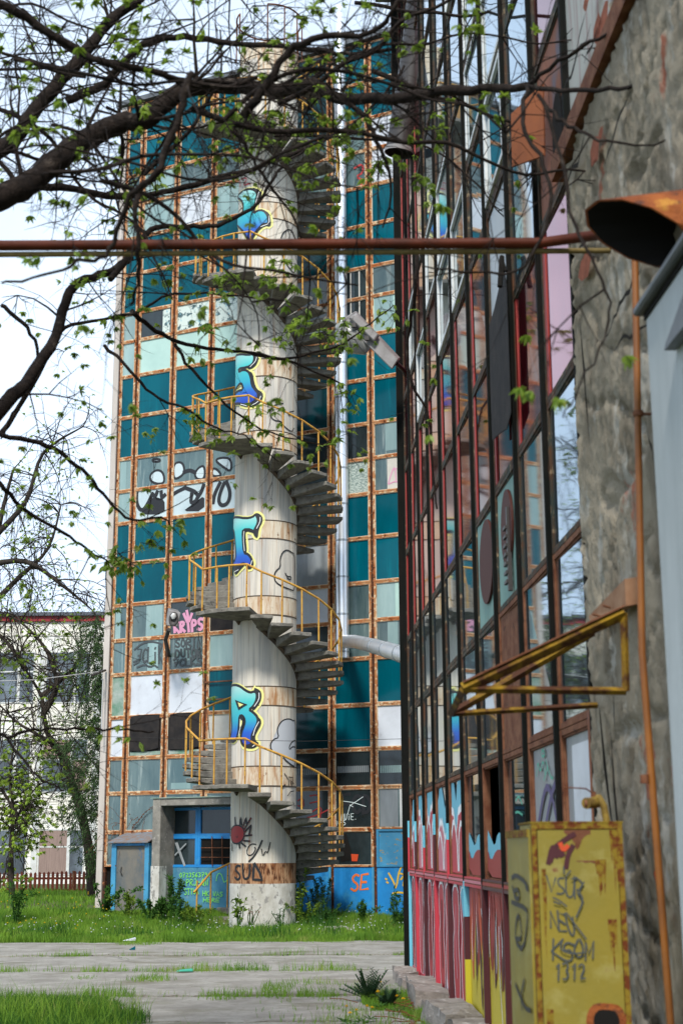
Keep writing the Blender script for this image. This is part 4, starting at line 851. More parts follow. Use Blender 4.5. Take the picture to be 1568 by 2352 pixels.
for k in range(34):                                            # open cracks in the render, mostly along the courses
    y, z = rq.uniform(5.6, 7.6), rq.uniform(3.9, 9.0) if k < 26 else rq.uniform(1.2, 3.8); a = 0 if k < 26 else 1.4; q = []
    for _ in range(rq.randint(6, 16)): q.append((y, z)); aa = a+rq.uniform(-.45, .45); y += math.cos(aa)*.07; z += math.sin(aa)*.07
    q = [p_ for p_ in q if p_[0] < 7.8 and not 5.55 < p_[1] < 5.8]
    if len(q) < 3: continue
    n_ = len(q); w_ = rq.uniform(.008, .022); A = [(p_[0]+rq.uniform(-.008, .008), p_[1]+w_*math.sin(math.pi*i/(n_-1))*rq.uniform(.5, 1.3)+.002) for i, p_ in enumerate(q)]; B_ = [(p_[0], p_[1]-w_*math.sin(math.pi*i/(n_-1))*rq.uniform(.3, 1)-.002) for i, p_ in enumerate(q)]
    gpoly('crack', WL, A+B_[::-1], m['joint'], fac, .095)
for k in range(7):
    y, z = rq.uniform(6.0, 7.5), rq.uniform(4.3, 6.6); z += .4 if 5.3 < z < 5.8 else 0; r_ = rq.uniform(.05, .13)
    gpoly('bare_brick', WL, [(y+math.cos(t_)*r_*rq.uniform(.8, 1.4), z+math.sin(t_)*r_*rq.uniform(.4, .9)) for t_ in [i*.7 for i in range(9)]], m['brick'], fac, .092)
# red paint splashes on the pier
for (x, y, r_) in ((1465, 1450+890-1450+1140, 0),): pass
ik = Ink(WL, .10)
for q in (D6((1440,880),(1450,930)), D6((1448,920),(1455,1000)), D6((1480,1070),(1478,1150))): ik.line(Q(WL, .10, *q), .035)
ik.done('graffiti_splash', P['ored'], fac)
# ================================================================ things fixed to the hall
# hanging dark exhaust tube near the roof, far end
t0 = at(903+14, 352, 17.5); t1 = at(975, -60, 17.2)
tb = empty('exhaust_tube', t0, 'fat dark exhaust tube hanging down from the roof of the hall', 'duct')
MB().tube([t0, t0.lerp(t1, .5)+Vector((.03,0,0)), t1], [.19, .2, .2], 16, cap=False).build('tube', m['lampdark'], tb)
MB().tube([t0, t0+(t1-t0).normalized()*.06], [.205, .205], 16, cap=False).build('rim', m['lampgrey'], tb)
MB().tube([t1, t1+Vector((.6, 0, .25))], .2, 12).build('elbow', m['lampdark'], tb)
# pair of pipes crossing the yard
PY = 6.9; pr = at(1335, 556, PY)
z1_ = at(700, 560, PY).z; z2_ = at(700, 579, PY).z
o = MB().tube([(-5, PY, z1_), (at(1240, 556, PY).x, PY, z1_), (at(1300, 548, PY-.05).x, PY-.05, at(1300, 549, PY-.05).z), (at(1375, 537, PY-.2).x, PY-.2, at(1375, 539, PY-.2).z), at(1398, 552, PY-.35)], .0275, 12).build('rust_pipe', m['rustpipe'])
tag(o, 'thicker red brown rusty pipe crossing high over the yard to the duct', 'pipe')
o = MB().tube([(-5, PY+.02, z2_), (WL.pt(PY, 0).x, PY+.02, z2_+.01)], .0145, 10).build('olive_pipe', m['olivepipe'])
tag(o, 'thin olive green pipe running straight just under the red brown one', 'pipe')
# vertical gas pipe
gp = empty('gas_pipe', at(1490, 2352, 6.35), 'orange vertical gas pipe with one clip running down the plaster pier', 'gas pipe')
ga, gb = at(1457, 560, 6.2), at(1489, 2400, 6.3); gb.x = max(gb.x, ga.x-.01)
MB().tube([ga+Vector((0,0,.05)), ga, at(1474, 1500, 6.25), gb], .0165, 10).build('pipe', m['orangepipe'], gp)
c0 = at(1465, 950, 6.22); MB().tube([c0+Vector((0, 0, -.012)), c0+Vector((0, 0, .012))], .024, 10).build('clip', m['rustbeam'], gp)
MB().tube([c0, c0+Vector((.14, .02, 0))], .007, 6).build('clip_arm', m['rustbeam'], gp)
MB().tube([at(1479, 1780, 6.26), at(1480, 1800, 6.26)], .019, 10).build('joint', m['rustbeam'], gp)
# rusty duct with a slanted open end
vc = at(1570, 524, 5.55); ax = Vector((-1, .06, -.10)).normalized()
duct = empty('roof_duct', vc, 'rusty orange duct with slanted black mouth sticking out above the pale kiosk', 'duct')
side = ax.cross(Vector((0, 0, 1))).normalized(); vz = side.cross(ax).normalized(); rad = .160
cn = Vector((-.56, -.30, -.77)).normalized(); end = at(1476, 570, 5.62)
def ductring(r, back=None):
    out = []
    for k in range(12):
        a = 2*math.pi*(k+.5)/12; p = vc+side*math.cos(a)*r+vz*math.sin(a)*r*1.02
        if back is None: t = (end-p).dot(cn)/ax.dot(cn)
        else: t = back
        t = min(t, .72); out.append(p+ax*t)
    return out
o1, o2, i1, i2 = ductring(rad), ductring(rad, -.7), ductring(rad-.008), ductring(rad-.008, -.69); n = 12
MB().add(o1+o2, [(k, (k+1) % n, n+(k+1) % n, n+k) for k in range(n)]).build('duct_shell', m['vent'], duct)
MB().add(i1+i2, [(k, (k+1) % n, n+(k+1) % n, n+k) for k in range(n)]+[tuple(range(n, 2*n))]).build('duct_lining', m['body'], duct)
MB().add(o1+i1, [(k, (k+1) % n, n+(k+1) % n, n+k) for k in range(n)]).build('duct_lip', m['vent'], duct)
# pale kiosk at the frame edge
kq = Plane((1.55, 0, 0), (-.0422, 1, 0), (-1, -.0422, 0)); ke = kq.px(1505, 1100)[0]; kz = kq.px(1480, 712)[1]
ki = empty('pale_kiosk', kq.pt(5.2, 0), 'blurred pale grey painted annex with dark lead coping at the right edge', 'annex')
MB().pbox(kq, 1.0, ke, -.1, kz-.02, -.4, 0).build('wall', m['kiosk'], ki)
MB().pbox(kq, .9, ke+.05, kz-.02, kz+.02, -.5, .045).build('coping', m['coping'], ki, .01)
MB().pbox(kq, .9, ke+.01, kz-.05, kz-.02, -.45, .008).build('fascia', m['body'], ki)
h0, hz = kq.px(1556, 790); vs = [kq.pt(h0+.02, hz-.02, .004), kq.pt(h0+.02, hz-.02, .05), kq.pt(h0-.35, hz-.05, .07), kq.pt(h0-.35, hz-.05, .004), kq.pt(h0, hz, .004), kq.pt(h0, hz, .05), kq.pt(h0-.35, hz+.12, .05), kq.pt(h0-.35, hz+.16, .004)]
MB().hexa(vs).build('small_hood', m['coping'], ki)
MB().pbox(kq, 1.0, h0-.1, 0, 1.9, .0, .03).build('lower_render', m['plaster'], ki)
# yellow gas cabinet
cy = 6.6; A, B = at(1221, 1892, cy), at(1423, 1887, cy+.02)
x0, x1, zt_ = A.x, B.x+.0, A.z
cab = empty('gas_cabinet', ((x0+x1)/2, cy, 0), 'rust edged yellow metal gas cabinet with black tags and its side leaf ajar', 'cabinet')
CF = Plane((x0, cy, 0), (1, 0, 0), (0, -1, 0)); wd_ = x1-x0
MB().box(x0, x1, cy+.01, cy+.45, -.1, zt_-.004).build('body', m['ycab'], cab)
MB().pbox(CF, .022, wd_-.024, -.08, zt_-.03, -.012, .004).build('door', m['ycab'], cab)
b = MB(); b.pbox(CF, -.004, .018, -.1, zt_, -.03, .008); b.build('edge_trim', m['ycabrust'], cab)
MB().pbox(CF, wd_-.02, wd_+.004, -.1, zt_, -.03, .008).build('edge_trim', m['ycabrust'], cab)
MB().pbox(CF, .018, wd_-.02, zt_-.025, zt_, -.03, .008).build('edge_trim', m['ycabrust'], cab)
MB().box(x0-.008, x1+.008, cy-.01, cy+.46, zt_, zt_+.008).build('lid', m['ycabrust'], cab)
l0, l1 = Vector((x0-.012, cy+.02, 0)), at(1163, 1910, 7.35); l1.z = 0; dl_ = (l0-l1).normalized(); ln = Vector((dl_.y, -dl_.x, 0))
if ln.y > 0: ln = -ln
LF = Plane(l1, dl_, ln); lw = (l0-l1).length-.03; zl = at(1163, 1910, 7.35).z
MB().pbox(LF, 0, lw, -.1, zl, -.02, 0).build('side_leaf', m['ycab'], cab)
MB().pbox(LF, 0, lw, zl-.035, zl, 0, .006).build('leaf_trim', m['ycabrust'], cab)
MB().pbox(LF, lw+.001, lw+.045, -.1, zl, -.05, -.012).build('gap', m['body'], cab)
ik = Ink(CF, .006)
def K6(*p): return Q(CF, .006, *D6(*p))
for (x_, z_, l_, w__) in ((wd_-.03, zt_-.03, .35, .05), (wd_-.10, zt_-.16, .22, .05), (wd_-.06, zt_-.42, .3, .04), (.045, zt_-.2, .5, .02), (.05, zt_-.8, .4, .03), (wd_-.035, zt_-.9, .35, .03), (wd_-.2, zt_-.03, .10, .12), (.2, zt_-.03, .07, .1), (wd_-.15, zt_-.165, .02, .12)):
    n_ = 9; gpoly('rust_run', CF, [(x_-w__/2+w__*i_/n_, z_) for i_ in range(n_+1)]+[(x_+w__/2-w__*i_/n_, z_-l_*rnd.uniform(.25, 1)*math.sin(math.pi*(i_+.7)/(n_+1.4))) for i_ in range(n_+1)], m['ycabrust'] if l_ > .1 else m['rustbeam'], cab, .0048+rnd.random()*.0006)
textq(ik, 'VSUR', K6((940,890),(1110,905),(1110,1010),(945,960)), .007, gap=.1, jit=.1, seed=3)
textq(ik, 'NEU', K6((955,1045),(1060,1075),(1075,1170),(960,1120)), .008, gap=.1, jit=.1, seed=4)
textq(ik, 'KSOM', K6((965,1190),(1165,1190),(1160,1270),(965,1280)), .008, gap=.1, jit=.12, seed=5)
textq(ik, '1312', K6((975,1290),(1120,1290),(1120,1365),(975,1370)), .008, gap=.2, jit=.06, seed=6)
for q in (((1020,880),(1018,850)),((1030,890),(1048,868)),((1055,905),(1078,898)),((970,990),(1000,1005),(1030,1030)),((975,1010),(1000,1018)),((1030,1060),(1120,1180)),((1110,920),(1085,960),(1110,1000),(1075,1080)),((1010,1190),(1000,1230),(1060,1250),(1120,1240))): ik.line(K6(*q), .007, smooth=1)
ik.done('graffiti_tag', P['darkgrey'], cab)
ik = Ink(CF, .006)
for q in (((950,830),(965,760),(985,750),(960,820)),((985,800),(1000,760),(1000,800),(1015,790)),((1030,850),(1040,790),(1060,755)),((990,750),(1030,720),(1065,700))): ik.line(K6(*q), .022, smooth=1)
ik.done('graffiti_smear', P['maroon'], cab)
ik = Ink(CF, .008); ik.line(K6((1005,745),(1018,775),(1035,755)), .02, smooth=1); ik.done('graffiti_smear', P['ored'], cab)
def L6(*p): return Q(LF, .004, *D6(*p))
ik = Ink(LF, .004)
for q in (((780,900),(800,885),(845,920),(860,960),(845,940)),((780,1010),(850,1040),(855,1080),(835,1240),(795,1190),(800,1100),(815,1060),(830,1180),(800,1180)),((785,940),(800,1000),(820,990),(810,950),(795,960)),((800,1390),(820,1440),(845,1500),(870,1510)),((840,1370),(825,1440),(830,1500))): ik.line(L6(*q), .022, smooth=1)
ik.done('graffiti_tag', P['black'], cab)
# burnt hole ring at the foot of the door
n = 20; hc = CF.px(*D6((1215, 1560))[0]); ringv = []
for r_, o_ in ((.085, .0055), (.055, .007)):
    ringv += [CF.pt(hc[0]+math.cos(2*math.pi*k/n)*r_*1.05, hc[1]+math.sin(2*math.pi*k/n)*r_*(1+.1*math.sin(k)), o_) for k in range(n)]
MB().add(ringv, [(k, (k+1) % n, n+(k+1) % n, n+k) for k in range(n)]).build('rust_ring', m['vent'], cab)
MB().add(ringv[n:], [tuple(range(n))]).build('burnt_hole', m['body'], cab)
# regulator on the cabinet
rg = at(1392, 1888, cy+.15); reg = empty('gas_regulator', rg, 'mustard yellow pipe bend with a round regulator on top of the cabinet', 'gas fitting')
e1, e2, e3 = at(1393, 1890, cy+.15), at(1386, 1852, cy+.15), at(1375, 1832, cy+.15)
MB().tube([e1, e2, e3, at(1362, 1834, cy+.16)], .017, 10).build('pipe_bend', m['ypipe'], reg)
MB().tube([at(1345, 1846, cy+.12), at(1372, 1843, cy+.18)], [.026, .026], 14).build('regulator_body', m['ypipe'], reg, .004)
MB().tube([at(1342, 1846, cy+.12), at(1347, 1846, cy+.12)], [.016, .016], 12).build('cap', m['rustbeam'], reg)
MB().tube([at(1364, 1830, cy+.15), at(1363, 1819, cy+.15)], .01, 8).build('valve_stem', m['rustbeam'], reg)
MB().tube([at(1360, 1822, cy+.15), at(1345, 1812, cy+.12), at(1293, 1809, cy+.05)], .0035, 6).build('bent_wire', m['rustbeam'], reg)
# yellow wall bracket frame
br = empty('awning_bracket', at(1400, 1590, 6.9), 'rusty yellow triangular awning frame jutting from the hall above the cabinet', 'bracket')
ya, yb = 6.55, 7.55
Ta, Wa, Ba = at(1063, 1583, ya), at(1432, 1408, ya), at(1437, 1588, ya)
Tb, Wb, Bb = at(1036, 1640, yb), at(1362, 1452, yb), at(1372, 1620, yb)
def bar(p, q, r_, nm, mt='ybracket'): MB().tube([p, q], r_, 4, smooth=False).build(nm, m[mt], br)
bar(Ta, Wa, .030, 'rafter'); bar(Ta, Ba, .018, 'tie_bar'); bar(Ba, Wa, .018, 'upright'); bar(Tb, Wb, .022, 'rafter'); bar(Tb, Bb, .016, 'tie_bar'); bar(Ta, Tb, .02, 'end_bar')
e_ = (Wa-Ta).normalized()*.0; MB().hexa([Ta+Vector((0,-.03,.026)), Wa+Vector((0,-.03,.026)), Wa+Vector((0,.05,.026)), Ta+Vector((0,.05,.026)), Ta+Vector((0,-.03,.034)), Wa+Vector((0,-.03,.034)), Wa+Vector((0,.05,.034)), Ta+Vector((0,.05,.034))]).build('top_plate', m['rustbeam'], br)
pq = [at(1355, 1432, 7.3), at(1437, 1392, 6.6), at(1434, 1330, 6.6), at(1352, 1415, 7.35)]
MB().hexa([p for p in pq]+[p+Vector((.06, 0, .01)) for p in pq]).build('wall_plank', m['plank'], br)
for x, y in ((1382, 1418), (1406, 1398)):
    p = at(x, y, 6.9); MB().tube([p, p+Vector((-.05, -.02, .012))], .006, 5).build('nail', m['rustbeam'], br)
# broken kerb blocks along the foot of the hall
for k, (y, l, h, w, dz) in enumerate([(18.9, .9, .16, .28, 0), (17.8, 1.0, .15, .25, .0), (16.7, .9, .22, .3, .01), (15.6, 1.05, .25, .34, 0), (14.5, .95, .18, .28, -.01), (13.4, 1.0, .27, .36, 0), (12.3, 1.0, .22, .3, 0), (11.2, 1.0, .25, .33, 0), (10.1, 1.0, .25, .33, 0)]):
    bm = bmesh.new(); bmesh.ops.create_cube(bm, size=1); bmesh.ops.subdivide_edges(bm, edges=bm.edges[:], cuts=5, use_grid_fill=True)
    for v in bm.verts:
        v.co = Vector((v.co.x*w, v.co.y*l, v.co.z*h)); q = v.co*4+Vector((k*9, 0, 0)); v.co += Vector((noise.noise(q), noise.noise(q+Vector((5,0,0))), noise.noise(q+Vector((0,5,0)))))*.05
    me = bpy.data.meshes.new('kerb_block'); bm.to_mesh(me); bm.free(); me.materials.append(m['kerb']); o = bpy.data.objects.new('kerb_block', me); col.objects.link(o)
    p = WL.pt(y, 0, .17+(.05 if k % 2 else .0)); o.location = (p.x, p.y, h/2-.03+dz); o.rotation_euler = (R(rnd.uniform(-3, 3)), R(rnd.uniform(-5, 5)), R(2.4+rnd.uniform(-5, 5)))
    NMS = ['farthest kerb block at the far corner of the painted hall doors', 'second farthest kerb block under the pink painted doors', 'third kerb block from the far corner of the hall', 'tall crumbled kerb block at the middle of the painted doors', 'low kerb block beside the dry twigs', 'chunky broken kerb block where red paint turns yellow', 'kerb block under the flame painted doors', 'second nearest kerb block under the flame painted doors', 'nearest kerb block under the yellow painted doors']
    tag(o, NMS[k], 'kerb block', 'broken kerb blocks along the hall')
# ================================================================ LAMPS AND CABLES
lm = empty('wall_lamp', at(386, 1460, 34), 'tilted open street lamp head on a rusty arm in front of the tower panes', 'street lamp')
ly = 34.6
MB().tube([FAC.pt(6.38, at(378, 1500, ly).z, 0), at(380, 1470, ly-.6), at(388, 1446, ly-.9)], .05, 8).build('arm', m['lampdark'], lm)
hb = [at(x, y, ly-.9) for x, y in ((383, 1438), (408, 1440), (416, 1408), (388, 1400))]; ht = [at(x, y, ly-.5) for x, y in ((380, 1432), (404, 1436), (409, 1401), (386, 1396))]
MB().hexa(hb+ht).build('housing', m['lampgrey'], lm, .02)
ctr = sum(hb, Vector())/4; nrm = Vector((0, -1, -.35)).normalized(); 
rg_ = []
for s_, d_ in ((1, .02), (.84, .03), (.55, -.0)):
    for k in range(20):
        a = 2*math.pi*k/20; e = (hb[1]-hb[0])*.44*math.cos(a)*s_+(hb[3]-hb[0])*.44*math.sin(a)*s_; rg_.append(ctr+e+nrm*d_)
MB().add(rg_, [(j*20+k, j*20+(k+1) % 20, j*20+20+(k+1) % 20, j*20+20+k) for j in range(2) for k in range(20)]+[tuple(range(40, 60))], True).build('reflector', m['lampdark'], lm)
MB().tube([ctr+nrm*.03, ctr+nrm*.05+Vector((.0, 0, .08)), ctr+nrm*.05+Vector((.01, 0, .14))], [.04, .075, .04], 10).build('bulb', m['bulb'], lm)
l2 = empty('street_lamp', at(925, 860, 19), 'big grey street lamp head with dented bowl hanging by the far corner of the hall', 'street lamp')
q = [at(812+0, 714, 18.9), at(826, 728, 18.9), at(918, 822, 18.9), at(905, 838, 18.9), at(898, 846, 18.9)]
h1 = [at(x, y, 18.8) for x, y in ((783, 734), (900, 849), (914, 826), (812, 716))]; h2 = [at(x, y, 19.05) for x, y in ((792, 730), (903, 846), (920, 822), (818, 713))]
MB().hexa(h1+h2).build('housing', m['lampgrey'], l2, .015)
h3 = [at(x, y, 18.78) for x, y in ((800, 732), (862, 790), (872, 770), (818, 717))]; h4 = [at(x, y, 18.7) for x, y in ((802, 728), (858, 782), (868, 768), (818, 722))]
MB().hexa(h4+h3).build('cover_plate', m['lampgrey'], l2, .012)
MB().tube([at(784, 742, 18.95), at(796, 764, 18.95), at(818, 786, 18.95), at(844, 804, 18.95)], [.10, .19, .20, .08], 16).build('bowl', m['lampglass'], l2)
for x, y in ((812, 745), (842, 775)): p = at(x, y, 18.72); MB().box(p.x-.03, p.x+.03, p.y-.02, p.y+.02, p.z-.04, p.z+.02).build('latch', m['lampdark'], l2)
MB().tube([at(910, 834, 18.9), at(925, 848, 19.1), at(937, 872, 19.5)], .032, 8).build('arm', m['lampdark'], l2)
def cable(name, pts, r_, mt, label):
    o = MB().tube(pts, r_, 5).build(name, m[mt]); tag(o, label, 'cable')
cable('overhead_cable', [at(0, 1702, 28), at(230, 1692, 28.5), at(520, 1700, 28.5), at(700, 1703, 28.5), at(945, 1697, 29)], .005, 'wire', 'thin dark cable stretched across the column below the teal letter')
cable('stay_cable', [at(450, 1398, 33.5), at(458, 1480, 33.3), at(482, 1695, 33), at(545, 1800, 32)], .008, 'wire', 'dark cable slanting down from the stairs over the white sheets')
cable('white_cable', [at(-40, 1566, 34), at(80, 1562, 34.5), at(235, 1542, 36)], .010, 'wirewhite', 'pale cable running from the left to the tower edge')
bk = MB().tube([FAC.pt(8.2, at(240, 1542, 36).z, .1), at(235, 1542, 35.5), at(210, 1552, 35.2)], .03, 6).build('cable_bracket', m['lampdark']); tag(bk, 'short dark bracket holding the pale cable at the tower edge', 'bracket')
dp = MB().tube([at(237, 1560, 35.6), at(234, 1640, 35.6), at(233, 1700, 35.6)], .018, 6).build('loose_cable', m['wirewhite']); tag(dp, 'pale loose cable hanging down the tower edge below the bracket', 'cable')
# ================================================================ BLOCK AND FENCE BEHIND
HB = Plane((0, 64, 0), (1, 0, 0), (0, -1, 0))
hx1 = HB.px(262, 1700)[0]; hz_ = HB.px(100, 1416)[1]
hb_ = empty('pale_block', (hx1-12, 64, 0), 'pale three storey block with red roof band and white posted windows behind the fence', 'building')
MB().pbox(HB, -40, hx1+2, -.3, hz_, -8, 0).build('wall', m['hostwall'], hb_)
MB().pbox(HB, -40.2, hx1+2.2, hz_, hz_+.16, -8, .25).build('roof', m['hostroof'], hb_)
MB().pbox(HB, -40.1, hx1+2.1, hz_-.24, hz_, -8, .12).build('roof_band', m['hostred'], hb_)
zw = [(1497, 1616), (1697, 1822), (1905, 2012)]; xw0 = HB.px(98, 1700)[0]; pw = HB.px(203, 1700)[0]-xw0
for k in range(-7, 2):
    for j, (ya_, yb_) in enumerate(zw):
        z1, z0 = HB.px(100, ya_)[1], HB.px(100, yb_)[1]; a0 = xw0+k*2.52; a1 = a0+pw
        f = MB(); t = .06
        for x_ in (a0, a0+pw*.62, a1-t): f.pbox(HB, x_, x_+(t if x_ != a0+pw*.62 else .13), z0, z1, -.12, .03)
        for x_, x2 in ((a0+t, a0+pw*.62), (a0+pw*.62+.13, a1-t)):
            for zz in (z0, z0+(z1-z0)*.6, z1-t): f.pbox(HB, x_, x2, zz, zz+t, -.10, .02)
        o = f.build('window', m['whiteframe'], hb_)
        rr = random.Random(k*5+j)
        for x_, x2 in ((a0+t-.01, a0+pw*.62+.01), (a0+pw*.62+.12, a1-t+.01)):
            for zz, z3 in ((z0+.02, z0+(z1-z0)*.6+.02), (z0+(z1-z0)*.6+.04, z1-.02)):
                MB().pbox(HB, x_, x2, zz, z3, -.02, .008).build('pane', m['farglass'] if rr.random() < .62 or j == 0 else m['curtain'], o)
    MB().pbox(HB, xw0+k*2.52-.3, xw0+k*2.52-.03, -.2, hz_-1.5, 0, .05).build('pilaster', m['whiteframe'], hb_)
for zz in (HB.px(100, 1655)[1], HB.px(100, 1868)[1], HB.px(100, 1460)[1]): MB().pbox(HB, -40, hx1+2, zz-.03, zz+.03, 0, .03).build('string_course', m['cream'], hb_)
FY_ = 48.0; fz1 = at(50, 2003, FY_).z; fz0 = at(50, 2056, FY_).z
fe = empty('picket_fence', (-12, FY_, fz0), 'red brown wooden picket fence in front of the pale block', 'fence')
b = MB(); x = -22.0; xe = at(211, 2030, FY_).x
while x < xe:
    h = fz1+rnd.uniform(-.03, .03); b.box(x, x+.085, FY_-.03, FY_, fz0, h-.05); b.add([(x, FY_-.03, h-.05), (x+.085, FY_-.03, h-.05), (x+.0425, FY_-.03, h), (x, FY_, h-.05), (x+.085, FY_, h-.05), (x+.0425, FY_, h)], [(0,1,2),(5,4,3),(0,2,5,3),(1,4,5,2)]); x += .145
b.build('pickets', m['fencered'], fe)
for z in (fz0+.1, fz1-.25): MB().box(-22, xe, FY_, FY_+.04, z, z+.07).build('rail', m['fencered'], fe)
x = -21.6
while x < xe: MB().box(x, x+.07, FY_-.06, FY_+.06, fz0-.2, fz1+.02).build('post', m['rustbeam'], fe); x += 2.55
MB().box(-22, xe+.1, FY_-.1, FY_+.1, fz0-.4, fz0-.0).build('kerb_wall', m['conc'], fe)
# ================================================================ FOLIAGE HELPERS
class LF_:                                                     # many leaf faces, one mesh
    def __init__(s): s.V = []; s.F = []
    def leaf(s, p, d, up, l, wd):
        d = d.normalized(); sd = d.cross(up)
        if sd.length < 1e-4: sd = d.cross(Vector((1, 0, 0)))
        sd.normalize(); n = len(s.V); q = p+d*l; mid = p+d*l*.45; nn = sd.cross(d)*wd*.25
        s.V += [tuple(p), tuple(mid+sd*wd*.5+nn), tuple(q), tuple(mid-sd*wd*.5+nn)]; s.F.append((n, n+1, n+2, n+3))
    def cluster(s, p, d, l, rr, k=5):                          # hanging hand of leaflets
        for i in range(k):
            a = -1.1+2.2*i/(k-1)+rr.uniform(-.2, .2) if k > 1 else 0
            ax = Vector((rr.gauss(0,.3), rr.gauss(0,.3), 1)).normalized(); sd = d.cross(ax)
            v = d*math.cos(a)+sd*math.sin(a)+Vector((0, 0, -.45+rr.uniform(-.2,.2)))
            s.leaf(p, v, Vector((rr.gauss(0,.5), rr.gauss(0,.5), 1)), l*rr.uniform(.7, 1.15), l*.38)
    def build(s, name, mt, parent=None): return fastmesh(name, s.V, s.F, mt, parent) if s.V else None
def rv(rr): 
    v = Vector((rr.gauss(0,1), rr.gauss(0,1), rr.gauss(0,1))); return v.normalized()
def twig(mb, lf, p, d, L_, r_, rr, depth, lsize, droop=.06, leafp=.5, wig=.35, sub=3):
    n = max(3, int(L_/.13)); pts = [p]; dirs = [d]
    for i in range(n):
        d = (d+rv(rr)*wig*.6+Vector((0, 0, -droop))).normalized(); p = p+d*(L_/n); pts.append(p); dirs.append(d)
    mb.tube(pts, [r_*(1-.75*i/n) for i in range(n+1)], 4 if r_ < .012 else 6, cap=False)
    if depth > 0:
        for _ in range(sub):
            i = rr.randint(1, n); nd = (dirs[i]*.75+rv(rr)*.75).normalized()
            twig(mb, lf, pts[i], nd, L_*rr.uniform(.35, .65), r_*.55, rr, depth-1, lsize, droop, leafp, wig, sub)
    elif rr.random() < leafp:
        for _ in range(3): lf.cluster(pts[-1], (dirs[-1]+rv(rr)*.5).normalized(), lsize, rr, 4)
def curve(pts, k=4):                                           # Catmull-Rom through the picks
    out = []; n = len(pts)
    for i in range(n-1):
        p0, p1, p2, p3 = pts[max(i-1,0)], pts[i], pts[i+1], pts[min(i+2,n-1)]
        for j in range(k):
            t = j/k; out.append(.5*((2*p1)+(-p0+p2)*t+(2*p0-5*p1+4*p2-p3)*t*t+(-p0+3*p1-3*p2+p3)*t**3))
    return out+[pts[-1]]
